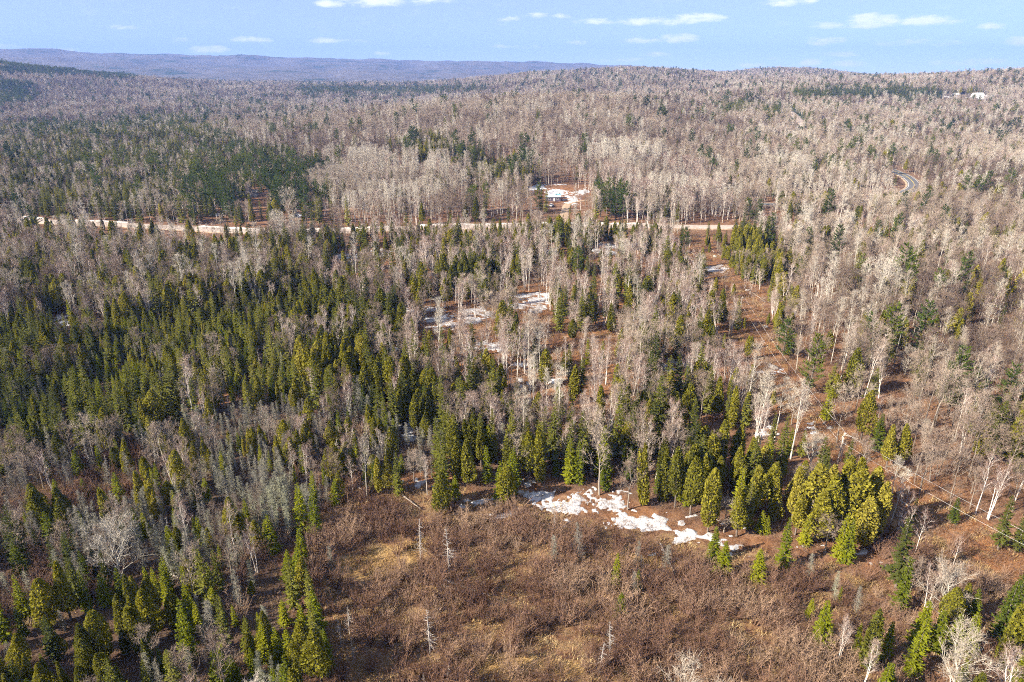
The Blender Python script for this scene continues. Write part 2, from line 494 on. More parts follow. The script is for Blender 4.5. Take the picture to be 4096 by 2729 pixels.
def fir(r):
    h = 8.0
    return (*conifer(r, h, r.uniform(1.15, 1.55), .36, 8, .32, r.uniform(.8, 1.0), .03, 5), 'dark_bark', 'fir_needles')


def spruce(r):
    h = 12.0
    return (*conifer(r, h, r.uniform(1.3, 1.75), .42, 8, .45, r.uniform(.62, .9), r.uniform(.06, .2), 5, top_w=.12, ragged=.26, gaps=.12), 'dark_bark', 'spruce_needles')


def lumps(r, n, s):
    L = [(rvec(r), r.uniform(.2, 1) * s) for _ in range(n)]
    def f(d):
        return 1 + sum(w * max(0, d.dot(q)) ** 6 for q, w in L) - s * .5
    return f


def cedar(r):
    h = 10.0; T, C = MB(), MB()
    bare = r.uniform(.02, .28); rad = r.uniform(.85, 1.5); lean = Vector((r.uniform(-.25, .25), r.uniform(-.25, .25), 0))
    T.tube([Vector((0, 0, -.3)), lean * .4 + Vector((0, 0, h * .4)), lean + Vector((0, 0, h * .9))], [.17, .12, .03], 5)
    lf = lumps(r, 16, .5); pw = r.uniform(1.3, 2.8)
    tops = [Vector((0, 0, 0))] + [Vector((r.uniform(-.7, .7), r.uniform(-.7, .7), -r.uniform(.08, .3) * h)) for _ in range(r.choice((0, 1, 2)))]
    for i in range(2300):
        tp = tops[i % len(tops)] if r.random() < .6 else tops[0]
        t = r.random() ** .9
        hh = h + tp.z
        z = hh * (bare + (1 - bare) * t)
        prof = (min(1, (t + .03) / .22) ** .5) * (1 - t ** pw) ** .8 + .04
        a = r.uniform(0, 6.283); d = Vector((math.cos(a), math.sin(a), 0))
        R0 = rad * prof * lf((d + Vector((0, 0, (t - .5) * 2.4))).normalized()) * r.uniform(.5, 1.03) ** .6
        p = Vector((tp.x * t, tp.y * t, 0)) + d * R0 + lean * (z / h) + Vector((0, 0, z))
        s = r.uniform(.16, .36)
        ax = (d * .5 + Vector((0, 0, r.uniform(.1, 1.0))) + rvec(r) * .6).normalized()
        nn = d + Vector((0, 0, .25 + .9 * max(0, t - .6))) + rvec(r) * .75
        sd = ax.cross(nn).normalized()
        C.face(p - ax * s * .6, p + sd * s * .55 + ax * s * .15, p + ax * s * .9, p - sd * s * .55 + ax * s * .1)
    return T, C, 'dark_bark', 'cedar_sprays'


def pine(r):
    h = 16.0; T, C = MB(), MB()
    bare = r.uniform(.12, .3)
    bend = Vector((r.uniform(-.4, .4), r.uniform(-.4, .4), 0))
    T.tube([Vector((0, 0, -.3)), bend * .6 + Vector((0, 0, h * .5)), bend + Vector((0, 0, h * .98))], [.26, .18, .04], 6)
    z = h * bare
    while z < h * .97:
        t = (z / h - bare) / (1 - bare)
        Lm = (3.3 * (min(1, (t + .12) / .35)) * (1 - t) ** .62 + .35)
        for j in range(r.choice((3, 4, 5))):
            a = r.uniform(0, 6.28); L = Lm * r.uniform(.55, 1.15)
            d = Vector((math.cos(a), math.sin(a), 0)); sd = Vector((-d.y, d.x, 0)); up = lerp(.02, .75, t ** 1.3) + r.uniform(-.1, .15)
            p0 = bend * (z / h) + Vector((0, 0, z)); p1 = p0 + d * L * .6 + Vector((0, 0, L * .6 * up)); p2 = p0 + d * L + Vector((0, 0, L * (up + .12)))
            T.tube([p0, p1, p2], [.05, .035, .012], 3)
            for q in range(int(12 + 15 * L)):
                u = r.uniform(.28, 1.05) ** .8
                b = p0.lerp(p1, u / .6) if u < .6 else p1.lerp(p2, (u - .6) / .4)
                b = b + sd * r.uniform(-.42, .42) * L * (1.15 - u) + Vector((0, 0, r.uniform(-.06, .16)))
                e = b + (d * .5 + Vector((0, 0, r.uniform(.0, .9))) + rvec(r) * .6) * r.uniform(.26, .48)
                nn = d + Vector((0, 0, .9)) + rvec(r) * .7; C.blade(b, e, r.uniform(.08, .14), (e - b).cross(nn).normalized())
        z += r.uniform(.42, .8)
    return T, C, 'dark_bark', 'pine_needles'


def broadleaf(r, h, first, nlimb, reach, rise, tr, nsub, ntw, tw_w, stems=1, wob_=.25, twl=(.5, 1.1), outer=.9, crook=.3, leader=.9):
    """a leafless broadleaved tree: stem, limbs and branches are the wood, the fine twigs are the crown"""
    T, C = MB(), MB()
    for st in range(stems):
        sa = r.uniform(0, 6.28); so = Vector((math.cos(sa), math.sin(sa), 0)) * (.0 if stems == 1 else r.uniform(.1, .28))
        sl = so * (0 if stems == 1 else r.uniform(3.0, 7.5)) ; hh = h * (1 if st == 0 else r.uniform(.75, .98))
        pts = [so + Vector((0, 0, -.3))]
        for q in range(1, 7):
            f = q / 6
            pts.append(so + sl * f ** 1.3 + Vector((r.uniform(-1, 1), r.uniform(-1, 1), 0)) * wob_ * f + Vector((0, 0, hh * leader * f)))
        T.tube(pts, [tr * (1 - .93 * (q / 6) ** .9) for q in range(7)], 5)
        def on(f):
            q = min(5, int(f * 6)); return pts[q].lerp(pts[q + 1], f * 6 - q)
        for li in range(nlimb):
            f = first + (1 - first) * ((li + r.uniform(.1, .9)) / nlimb)
            t = (f - first) / (1 - first)
            L = reach * (math.sin(math.pi * min(.97, .18 + .74 * t)) ** .7) * r.uniform(.7, 1.15)
            a = li * 2.4 + r.uniform(-.6, .6)
            d = Vector((math.cos(a), math.sin(a), 0)); el = rise + .45 * t + r.uniform(-.18, .18)
            g = d * math.cos(el) + Vector((0, 0, math.sin(el)))
            b0 = on(min(.985, f)); rr = max(.018, tr * (1 - .9 * f) * .55)
            lp = [b0]; cur = g.copy()
            for q in range(4):
                cur = (cur + rvec(r) * crook + Vector((0, 0, .12))).normalized(); lp.append(lp[-1] + cur * L / 4)
            T.tube(lp, [rr, rr * .75, rr * .5, rr * .32, .008], 3)
            for s in range(nsub):
                u = r.uniform(.25, .98); q = min(3, int(u * 4)); sp = lp[q].lerp(lp[q + 1], u * 4 - q)
                sdv = ((lp[q + 1] - lp[q]).normalized() + rvec(r) * outer + Vector((0, 0, .35))).normalized()
                SL = L * r.uniform(.22, .5) * (1.1 - .5 * u) + .35
                sm = sp + sdv * SL * .5; se = sm + (sdv + rvec(r) * .35 + Vector((0, 0, .2))).normalized() * SL * .5
                T.tube([sp, sm, se], [max(.013, rr * .3), .012, .006], 3)
                for w in range(ntw):
                    u2 = r.uniform(.15, 1); tp = sp.lerp(sm, u2 * 2) if u2 < .5 else sm.lerp(se, u2 * 2 - 1)
                    dv = (sdv + rvec(r) * 1.0 + Vector((0, 0, .3))).normalized(); tl = r.uniform(*twl)
                    te = tp + dv * tl
                    C.blade(tp, te, tw_w, dv.cross(rvec(r)).normalized())
                    for x in range(2):
                        tq = tp.lerp(te, r.uniform(.2, .85)); dv2 = (dv + rvec(r) * .9).normalized()
                        C.blade(tq, tq + dv2 * tl * r.uniform(.35, .75), tw_w * .8, dv2.cross(rvec(r)).normalized())
    return T, C


def maple(r):
    return (*broadleaf(r, 12.5, r.uniform(.25, .42), 14, r.uniform(3.2, 4.4), .62, .17, 7, 6, .020, leader=.86, crook=.25), 'maple_bark', 'maple_twigs')


def oldmaple(r):
    return (*broadleaf(r, 10.0, .12, 20, r.uniform(4.4, 5.2), .62, .21, 8, 7, .019, leader=.8, crook=.2, wob_=.35), 'aspen_bark', 'aspen_twigs')


def birch(r):
    return (*broadleaf(r, 12.5, .38, 10, r.uniform(2.0, 2.7), .85, .115, 5, 5, .015, stems=r.choice((1, 2, 3)), leader=.95, crook=.18), 'birch_bark', 'birch_twigs')


def aspen(r):
    return (*broadleaf(r, 15.0, .48, 15, r.uniform(2.2, 2.9), .72, .15, 5, 6, .018, leader=.94, crook=.2, wob_=.15), 'aspen_bark', 'aspen_twigs')


def larch(r):
    """grey, needle-less conifer of the wet ground"""
    h = 9.0; T, C = MB(), MB(); bend = Vector((r.uniform(-.3, .3), r.uniform(-.3, .3), 0))
    T.tube([Vector((0, 0, -.3)), bend * .4 + Vector((0, 0, h * .5)), bend + Vector((0, 0, h))], [.10, .07, .012], 5)
    rad = r.uniform(1.1, 1.6); z = h * .12
    while z < h * .97:
        t = z / h
        for j in range(4):
            a = r.uniform(0, 6.28); L = (rad * (1 - t) ** .7 + .12) * r.uniform(.5, 1.15)
            d = Vector((math.cos(a), math.sin(a), r.uniform(-.15, .35))).normalized(); p0 = bend * t + Vector((0, 0, z)); p1 = p0 + d * L
            T.tube([p0, p0.lerp(p1, .5) + Vector((0, 0, .04)), p1], [.020, .013, .005], 3)
            for q in range(10):
                b = p0.lerp(p1, r.uniform(.15, 1)); dv = (d + rvec(r) * 1.2).normalized()
                C.blade(b, b + dv * r.uniform(.18, .55), .015, dv.cross(rvec(r)).normalized())
        z += .2
    return T, C, 'larch_twigs', 'larch_twigs'


def snag(r):
    """bleached dead conifer"""
    h = 7.0; T, C = MB(), MB(); bend = Vector((r.uniform(-.5, .5), r.uniform(-.5, .5), 0))
    T.tube([Vector((0, 0, -.3)), bend * .3 + Vector((0, 0, h * .5)), bend + Vector((0, 0, h))], [.13, .09, .015], 6)
    z = h * .22
    while z < h * .97:
        t = z / h
        for j in range(3):
            a = r.uniform(0, 6.28); L = (1.25 * (1 - t) ** .8 + .15) * r.uniform(.35, 1.2)
            d = Vector((math.cos(a), math.sin(a), r.uniform(-.35, .1))).normalized(); p0 = bend * t + Vector((0, 0, z)); pm = p0 + d * L * .6; p1 = pm + (d + Vector((0, 0, .5))).normalized() * L * .4
            C.tube([p0, pm, p1], [.030, .020, .008], 3)
            for q in range(3):
                b = pm.lerp(p1, r.random()); dv = (d + rvec(r) * .8).normalized()
                C.blade(b, b + dv * L * .35, .014, dv.cross(rvec(r)).normalized())
        z += .26
    return T, C, 'dead_wood', 'dead_wood'


def alder(r, n=24, h=3.0):
    T, C = MB(), MB()
    for i in range(n):
        a = r.uniform(0, 6.28); d = Vector((math.cos(a), math.sin(a), 0)); b = d * r.uniform(0, .3) + Vector((0, 0, -.1))
        L = h * r.uniform(.6, 1.05); out = r.uniform(.1, .6)
        m = b + d * L * out * .4 + Vector((0, 0, L * .5)); e = m + d * L * out * .7 + Vector((0, 0, L * .5)) + rvec(r) * .15
        T.tube([b, m, e], [.028, .020, .008], 3)
        for q in range(9):
            u = r.uniform(.25, 1); s = b.lerp(m, u * 2) if u < .5 else m.lerp(e, u * 2 - 1)
            dv = (Vector((0, 0, .9)) + d * .3 + rvec(r) * .85).normalized(); l = r.uniform(.35, .85)
            C.blade(s, s + dv * l, .013, dv.cross(rvec(r)).normalized())
            s2 = s + dv * l * .5; dv2 = (dv + rvec(r) * .8).normalized()
            C.blade(s2, s2 + dv2 * l * .5, .011, dv2.cross(rvec(r)).normalized())
    return T, C, 'alder_stems', 'alder_stems'


def grass_tuft(r):
    T = MB()
    for i in range(60):
        a = r.uniform(0, 6.28); d = Vector((math.cos(a), math.sin(a), 0)); b = Vector((r.gauss(0, .5), r.gauss(0, .5), -.05))
        e = b + d * r.uniform(.1, .5) + Vector((0, 0, r.uniform(.25, .65)))
        T.blade(b, e, r.uniform(.03, .06), Vector((-d.y, d.x, 0)))
    return T


def brush(r):
    T = MB()
    for i in range(34):
        b = Vector((r.gauss(0, .7), r.gauss(0, .7), -.05)); dv = (Vector((0, 0, 1)) + rvec(r) * .8).normalized(); L = r.uniform(.4, 1.5)
        e = b + dv * L
        T.blade(b, e, .016, dv.cross(rvec(r)).normalized())
        for q in range(3):
            s = b.lerp(e, r.uniform(.3, .95)); d2 = (dv + rvec(r)).normalized(); T.blade(s, s + d2 * L * .4, .012, d2.cross(rvec(r)).normalized())
    return T


KINDS = {  # name: (builder, variants, nominal height, height range)
    'fir': (fir, 8, 8.0, (4.0, 9.5)), 'spruce': (spruce, 8, 12.0, (7.5, 15.0)), 'cedar': (cedar, 10, 10.0, (6.5, 12.5)), 'pine': (pine, 7, 16.0, (13.0, 19.0)),
    'maple': (maple, 12, 12.5, (7.0, 15.0)), 'oldmaple': (oldmaple, 4, 10.0, (9, 11)), 'birch': (birch, 9, 12.5, (9.0, 14.0)), 'aspen': (aspen, 8, 15.0, (12.0, 17.0)), 'larch': (larch, 8, 9.0, (5.0, 9.5)),
    'snag': (snag, 5, 7.0, (4.5, 8.5)), 'alder': (alder, 10, 3.0, (1.6, 4.6))}
PROTO = {}
for kn, (fn, nv, hn, hr) in KINDS.items():
    PROTO[kn] = []
    for i in range(nv):
        r = random.Random(hash_seed := (sum(map(ord, kn)) * 101 + i * 17))
        T, C, mt, mc = fn(r)
        J = MB(); J.join(T, 0); J.join(C, 1)
        PROTO[kn].append((T.mesh(kn + '_trunk', [mt], True), C.mesh(kn + '_crown', [mc]), J.mesh(kn + '_whole', [mt, mc])))
TUFT = []
for i in range(4):
    TUFT.append(grass_tuft(random.Random(900 + i)).mesh('grass_tuft', ['dry_grass']))
BRUSH = []
for i in range(4):
    BRUSH.append(brush(random.Random(950 + i)).mesh('brush_clump', ['brush_stems']))

# ------------------------------------------------------------------ land cover, read off the photograph (coordinates of a 2353 px wide copy)
OV = 4096.0 / 2353.0


def poly_w(pts):
    """photo outline -> outline on the ground"""
    return np.array([(g.x, g.y) for g in (ground(a * OV, b * OV) for a, b in pts)])


def inside(poly, x, y):
    x = np.asarray(x); y = np.asarray(y); c = np.zeros(x.shape, bool); n = len(poly)
    for i in range(n):
        x1, y1 = poly[i]; x2, y2 = poly[(i + 1) % n]
        if y1 == y2: continue
        c ^= ((y1 > y) != (y2 > y)) & (x < (x2 - x1) * (y - y1) / (y2 - y1) + x1)
    return c


def near_line(line, x, y):
    """distance to a polyline"""
    x = np.asarray(x); y = np.asarray(y); best = np.full(x.shape, 1e9)
    for (x1, y1), (x2, y2) in zip(line[:-1], line[1:]):
        dx, dy = x2 - x1, y2 - y1; t = np.clip(((x - x1) * dx + (y - y1) * dy) / (dx * dx + dy * dy + 1e-9), 0, 1)
        best = np.minimum(best, np.hypot(x - x1 - t * dx, y - y1 - t * dy))
    return best


MIX = {  # class: (spacing in metres, species weights)
    'S': (2.05, dict(fir=.46, spruce=.25, cedar=.13, larch=.11, maple=.03, snag=.02)),
    'C': (2.2, dict(cedar=.40, fir=.24, spruce=.20, maple=.07, birch=.05, larch=.04)),
    'M': (2.6, dict(cedar=.30, spruce=.24, fir=.10, maple=.14, birch=.14, aspen=.08)),
    'X': (2.5, dict(cedar=.34, spruce=.22, maple=.14, birch=.22, aspen=.08)),
    'Y': (2.5, dict(cedar=.32, spruce=.16, maple=.26, birch=.08, aspen=.05, larch=.13)),
    'G': (1.65, dict(larch=.58, snag=.03, maple=.05, fir=.10, cedar=.08, birch=.03, alder=.13)),
    'H': (4.9, dict(maple=.74, aspen=.12, birch=.07, spruce=.055, pine=.015)),
    'K': (3.6, dict(maple=.58, aspen=.12, birch=.10, cedar=.12, spruce=.045, pine=.020, fir=.015)),
    'W': (4.9, dict(maple=.58, aspen=.14, birch=.05, spruce=.20, pine=.03)),
    'B': (3.2, dict(birch=.42, aspen=.24, maple=.24, spruce=.10)),
    'L': (3.6, dict(aspen=.56, maple=.20, birch=.14, spruce=.09, cedar=.01)),
    'Z': (3.15, dict(birch=.40, maple=.11, aspen=.06, cedar=.18, spruce=.17, fir=.08)),
    'U': (3.5, dict(spruce=.40, cedar=.16, maple=.20, aspen=.13, birch=.09, pine=.02)),
    'V': (1.9, dict(fir=.26, cedar=.12, birch=.05, maple=.05, alder=.52)),
    'Q': (1.8, dict(cedar=.17, fir=.30, spruce=.12, maple=.06, larch=.22, alder=.13)),
    'A': (1.75, dict(alder=.985, larch=.012, fir=.003)),
    'T': (3.2, dict(alder=1.0)),
    'J': (2.4, dict(alder=1.0)),
    'O': (3.6, dict(maple=.34, alder=.44, cedar=.12, birch=.10)),
    'P': (3.6, dict(spruce=.92, pine=.05, maple=.03)),
    'E': (4.6, dict(pine=.45, spruce=.25, maple=.30)),
    'D': (4.4, dict(pine=.30, spruce=.28, cedar=.12, maple=.20, birch=.10)),
    'R': (99.0, dict(alder=1.0))}
CLS = list(MIX)
CI = {c: i for i, c in enumerate(CLS)}
ZONES = [  # outlines of where the crowns stand in the photograph
    ('K', [(1690, 150), (2353, 150), (2353, 520), (1690, 520)]),
    ('U', [(0, 285), (200, 275), (420, 258), (560, 320), (735, 365), (745, 420), (720, 505), (0, 505)]),
    ('W', [(420, 215), (700, 215), (740, 260), (740, 330), (560, 320), (420, 258)]),
    ('E', [(0, 138), (170, 148), (345, 160), (300, 182), (150, 172), (0, 168)]),
    ('E', [(0, 182), (70, 197), (72, 236), (0, 238)]),
    ('P', [(680, 197), (1110, 200), (1130, 212), (940, 218), (700, 220)]),
    ('P', [(1815, 206), (2165, 200), (2175, 222), (2080, 230), (1990, 226), (1900, 232), (1820, 224)]),
    ('P', [(1640, 236), (1720, 238), (1800, 255), (1812, 272), (1700, 258), (1640, 248)]),
    ('W', [(1180, 160), (1600, 165), (1600, 200), (1180, 200)]),
    ('U', [(930, 318), (1040, 318), (1210, 380), (1200, 415), (1040, 400), (920, 380)]),
    ('L', [(720, 388), (800, 350), (900, 352), (1060, 372), (1060, 445), (900, 470), (735, 470)]),
    ('L', [(1350, 332), (1480, 332), (1560, 352), (1480, 372), (1350, 360)]),
    ('B', [(1380, 385), (1500, 375), (1690, 395), (1700, 480), (1380, 490)]),
    ('L', [(1740, 350), (1800, 350), (1900, 420), (2060, 390), (2090, 420), (1960, 440), (1740, 420)]),
    ('D', [(435, 400), (480, 375), (560, 365), (725, 385), (745, 440), (735, 505), (480, 505), (440, 440)]),
    ('D', [(1372, 425), (1452, 430), (1456, 488), (1378, 490)]),
    ('D', [(1215, 478), (1260, 478), (1262, 502), (1218, 502)]),
    # this side of the road
    ('M', [(-300, 505), (2700, 505), (2700, 2200), (-300, 2200)]),
    ('K', [(1790, 512), (2700, 480), (2700, 1250), (2353, 1225), (2150, 1130), (1960, 970), (1850, 860), (1790, 700)]),
    ('X', [(-300, 490), (630, 535), (620, 600), (-300, 640)]),
    ('Y', [(-300, 610), (620, 580), (720, 630), (640, 700), (300, 690), (-300, 730)]),
    ('S', [(-300, 745), (300, 715), (640, 670), (880, 700), (960, 800), (1000, 900), (960, 960), (700, 930), (640, 890), (400, 900), (330, 960), (150, 1040), (-300, 1080)]),
    ('C', [(640, 640), (720, 640), (880, 690), (970, 800), (1010, 990), (830, 1000), (680, 880)]),
    ('Z', [(840, 580), (1100, 550), (1690, 545), (1760, 700), (1740, 900), (1250, 970), (1010, 900), (900, 720)]),
    ('M', [(1000, 840), (1260, 900), (1740, 880), (1760, 1000), (1650, 1010), (1050, 1030)]),
    ('C', [(1040, 560), (1110, 555), (1130, 630), (1050, 640)]),
    ('C', [(1640, 520), (1760, 520), (1790, 640), (1700, 620), (1650, 580)]),
    ('G', [(330, 960), (640, 900), (1000, 970), (1030, 1060), (760, 1110), (720, 1230), (620, 1270), (350, 1290), (60, 1240), (-300, 1180), (-300, 1090), (150, 1040)]),
    ('A', [(-300, 1100), (60, 1085), (330, 1065), (340, 1105), (60, 1150), (-300, 1170)]),
    ('C', [(1030, 1000), (1400, 985), (1480, 1050), (1700, 1090), (1740, 1180), (1600, 1190), (1450, 1140), (1390, 1120), (1220, 1110), (1050, 1120)]),
    ('A', [(700, 1250), (760, 1110), (880, 1100), (1040, 1120), (1210, 1120), (1390, 1180), (1600, 1235), (1740, 1255), (1900, 1290), (2010, 1330), (2060, 1420), (2090, 1700), (800, 1700), (760, 1480), (700, 1350)]),
    ('A', [(2000, 1150), (2353, 1225), (2600, 1300), (2353, 1350), (2090, 1300), (1990, 1230)]),
    ('Q', [(-300, 1180), (60, 1240), (350, 1290), (620, 1270), (700, 1350), (745, 1470), (790, 1568), (830, 1700), (-300, 1700)]),
    ('C', [(635, 1290), (712, 1290), (750, 1430), (795, 1600), (690, 1600), (655, 1430)]),
    ('V', [(2010, 1290), (2110, 1300), (2353, 1350), (2700, 1400), (2700, 1700), (1960, 1700), (2000, 1480)]),
]
GZONES = [  # outlines on the ground itself
    ('T', [(770, 1285), (860, 1262), (980, 1245), (985, 1290), (900, 1330), (770, 1330)]),
    ('J', [(725, 1330), (850, 1335), (960, 1400), (980, 1500), (1000, 1568), (960, 1640), (820, 1640), (760, 1480)]),
    ('T', [(1120, 1505), (1300, 1515), (1360, 1545), (1100, 1550)]),
    ('T', [(1400, 1270), (1560, 1290), (1530, 1320), (1420, 1300)]),
    ('O', [(1230, 770), (1440, 760), (1470, 820), (1250, 825)]),
    ('O', [(1290, 930), (1450, 930), (1470, 990), (1300, 1010)]),
    ('O', [(1000, 715), (1240, 680), (1260, 740), (1180, 815), (1040, 810), (940, 770)]),
    ('O', [(770, 578), (930, 575), (900, 610), (780, 610)]),
    ('O', [(1360, 560), (1450, 555), (1440, 600), (1370, 600)]),
    ('O', [(1500, 840), (1600, 830), (1610, 880), (1510, 880)]),
    ('R', [(1222, 432), (1300, 427), (1362, 440), (1352, 468), (1300, 476), (1235, 472)]),
    ('R', [(575, 442), (612, 436), (620, 458), (584, 464)]),
    ('R', [(500, 430), (545, 425), (540, 440), (505, 445)]),
    ('R', [(2160, 216), (2260, 218), (2275, 229), (2160, 229)]),
    ('R', [(1205, 1115), (1260, 1100), (1340, 1130), (1440, 1160), (1430, 1205), (1300, 1180), (1220, 1160)]),
]
CUT = [(1560, 528), (1600, 565), (1650, 620), (1705, 690), (1735, 760), (1775, 850), (1850, 950), (1960, 1040), (2080, 1120), (2210, 1215), (2353, 1310), (2520, 1420)]
ROAD = [(-700, 470), (-300, 486), (0, 501), (90, 509), (250, 516), (400, 524), (600, 534), (760, 533), (900, 527), (1100, 522), (1300, 519), (1500, 521), (1650, 523), (1800, 524), (1900, 519)]
TAR = [(1640, 476), (1700, 470), (1850, 472), (1950, 468), (2030, 456), (2090, 438), (2100, 424), (2085, 408), (2062, 397), (2040, 388), (2020, 380)]
FARROAD = [(1850, 292), (1838, 280), (1830, 270), (1815, 258), (1800, 248), (1790, 243)]
cut_w, road_w, tar_w, far_w = poly_w(CUT), poly_w(ROAD), poly_w(TAR), poly_w(FARROAD)
GZ = [(c, poly_w(p)) for c, p in GZONES]
ZN = [(c, np.array(p, float)) for c, p in ZONES]


rs = np.random.RandomState(7)


def cover(x, y, z, lift=5.0, ragged=False):
    """land cover class of ground points (crown outlines are read 5 m up)"""
    px, py = project(x, y, z + lift); px = px / OV; py = py / OV
    if ragged:                                        # stands run into one another
        k = np.interp(py, [150, 250, 400, 900], [4, 8, 14, 18])
        px = px + k * (2.2 * wob(x, y, 45, 61) + 2.6 * wob(x, y, 120, 63) + rs.normal(0, .8, x.shape)); py = py + k * .55 * (2.2 * wob(x, y, 40, 62) + 2.6 * wob(x, y, 110, 64) + rs.normal(0, .8, x.shape))
    out = np.full(x.shape, CI['H'])
    for c, p in ZN:
        out[inside(p, px, py)] = CI[c]
    for c, p in GZ:
        out[inside(p, x, y)] = CI[c]
    d = near_line(cut_w, x, y)
    out[d < 4.8] = CI['O']
    out[d < 1.9] = CI['R']
    out[near_line(road_w, x, y) < 6.6] = CI['R']
    out[near_line(tar_w, x, y) < 5.8] = CI['R']
    out[near_line(far_w, x, y) < 7.0] = CI['R']
    return out


# ------------------------------------------------------------------ terrain sheet
def build_ground():
    az = np.concatenate([np.linspace(-180, -60, 41)[:-1], np.linspace(-60, 60, 481), np.linspace(60, 180, 41)[1:]])
    ds = np.exp(np.linspace(math.log(20), math.log(9800), 420))
    A, D = np.meshgrid(np.radians(az), ds)
    X, Y = D * np.sin(A), D * np.cos(A); Z = hgt(X, Y)
    nd, na = X.shape
    v = np.stack([X, Y, Z], -1).reshape(-1, 3)
    i = np.arange(nd - 1)[:, None] * na + np.arange(na - 1)[None, :]
    f = np.stack([i, i + 1, i + na + 1, i + na], -1).reshape(-1, 4)
    c0 = len(v); v = np.vstack([v, [[0, 0, h1(0, 10)]]])
    fan = [(c0, k + 1, k) for k in range(na - 1)]
    me = bpy.data.meshes.new('ground')
    me.from_pydata(v.tolist(), [], f.tolist() + fan)
    me.materials.append(MAT['forest_floor'])
    me.polygons.foreach_set('use_smooth', [True] * len(me.polygons))
    x, y, z = v[:, 0], v[:, 1], v[:, 2]
    cl = cover(x, y, z, 0.5)
    cv = np.zeros((len(v), 4)); cv[:, 3] = 1
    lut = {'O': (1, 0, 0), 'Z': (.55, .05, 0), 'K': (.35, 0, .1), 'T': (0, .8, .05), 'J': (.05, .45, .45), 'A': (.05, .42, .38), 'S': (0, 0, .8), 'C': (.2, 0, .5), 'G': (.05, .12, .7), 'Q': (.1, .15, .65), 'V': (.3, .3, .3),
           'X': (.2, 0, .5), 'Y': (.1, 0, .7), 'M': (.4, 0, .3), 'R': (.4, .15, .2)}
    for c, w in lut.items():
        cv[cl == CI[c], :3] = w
    d = near_line(cut_w, x, y)
    cv[d < 5.0, 0] = .85; cv[d < 5.0, 2] = .15
    rr_ = np.minimum(near_line(road_w, x, y), near_line(tar_w, x, y)) < 14; cv[rr_, 0] = .25; cv[rr_, 2] = .2
    a = me.color_attributes.new('cover', 'FLOAT_COLOR', 'POINT')
    a.data.foreach_set('color', cv.reshape(-1))
    me.update()
    tag(link('ground', me), kind='structure')


build_ground()


# ------------------------------------------------------------------ roads
def resample(line, step):
    pts = [Vector((p[0], p[1], 0)) for p in line]; cum = [0.0]
    for a, b in zip(pts[:-1], pts[1:]): cum.append(cum[-1] + (b - a).length)
    n = max(2, int(cum[-1] / step)); o = []
    for i in range(n + 1):
        s = cum[-1] * i / n; j = min(len(cum) - 2, max(0, int(np.searchsorted(cum, s, 'right')) - 1))
        p0 = pts[max(0, j - 1)]; p1 = pts[j]; p2 = pts[j + 1]; p3 = pts[min(len(pts) - 1, j + 2)]
        t = (s - cum[j]) / max(1e-6, cum[j + 1] - cum[j])
        o.append(.5 * (2 * p1 + (p2 - p0) * t + (2 * p0 - 5 * p1 + 4 * p2 - p3) * t * t + (3 * p1 - p0 - 3 * p2 + p3) * t ** 3))
    return o


def strip(name, line, prof, mat, step=3.0, part_of=None, s0=0.0, s1=1.0, jag=None):
    """sweep a cross-section [(offset, lift)] along a line laid on the ground"""
    P = resample(line, step); n = len(P); P = P[int(n * s0):max(int(n * s0) + 2, int(n * s1))]
    m = MB(); k = len(prof); rr = random.Random(len(name) * 7 + len(P))
    base = []
    for i, p in enumerate(P):
        base.append(h1(p.x, p.y))
    base = [sum(base[max(0, i - 3):i + 4]) / len(base[max(0, i - 3):i + 4]) for i in range(len(P))]
    for i, p in enumerate(P):
        t = (P[min(i + 1, len(P) - 1)] - P[max(0, i - 1)]).normalized(); nrm = Vector((-t.y, t.x, 0))
        jj = (jag(i, rr) if jag else 1.0)
        for o, l in prof:
            q = p + nrm * o
            m.v.append(Vector((q.x, q.y, base[i] + (l * jj if l > 0 else l))))
    for i in range(len(P) - 1):
        for j in range(k - 1):
            a = i * k + j; m.f.append((a, a + k, a + k + 1, a + 1)); m.m.append(0)
    return link(name, m.mesh(name, [mat], True), part_of)


o = strip('road_verge', road_w, [(-6.5, -.9), (-5.0, .25), (5.0, .25), (7, -.9)], 'shoulder_sand')
tag(o, kind='structure')
o = strip('gravel_road', road_w, [(-4.6, .20), (-4.0, .31), (0, .38), (4.0, .31), (4.6, .20)], 'gravel')
tag(o, kind='structure')
o = strip('road_shoulder', tar_w, [(-6.5, -.9), (-4.8, .25), (4.8, .25), (6.5, -.9)], 'shoulder_sand')
tag(o, kind='structure')
paved = strip('paved_road', tar_w, [(-3.9, .22), (-3.6, .33), (0, .38), (3.6, .33), (3.9, .22)], 'asphalt')
tag(paved, kind='structure')
strip('edge_line', tar_w, [(-3.25, .345), (-3.05, .348)], 'white_paint', 3.0, paved)
strip('edge_line', tar_w, [(3.05, .348), (3.25, .345)], 'white_paint', 3.0, paved)
strip('centre_line', tar_w, [(-.14, .386), (.14, .386)], 'yellow_paint', 3.0, paved)
o = strip('far_road', far_w, [(-6, -1.5), (-4.2, .45), (0, .55), (4.2, .45), (6, -1.5)], 'gravel')
tag(o, kind='structure')
o = strip('drive', poly_w([(1290, 512), (1296, 495), (1300, 478), (1310, 466), (1345, 460)]), [(-2.2, .05), (-1.6, .16), (1.6, .16), (2.2, .05)], 'shoulder_sand')
tag(o, kind='structure')


def bumpy(i, rr): return .35 + .75 * abs(math.sin(i * .55 + 1.3 * math.sin(i * .21))) + rr.uniform(-.12, .12)


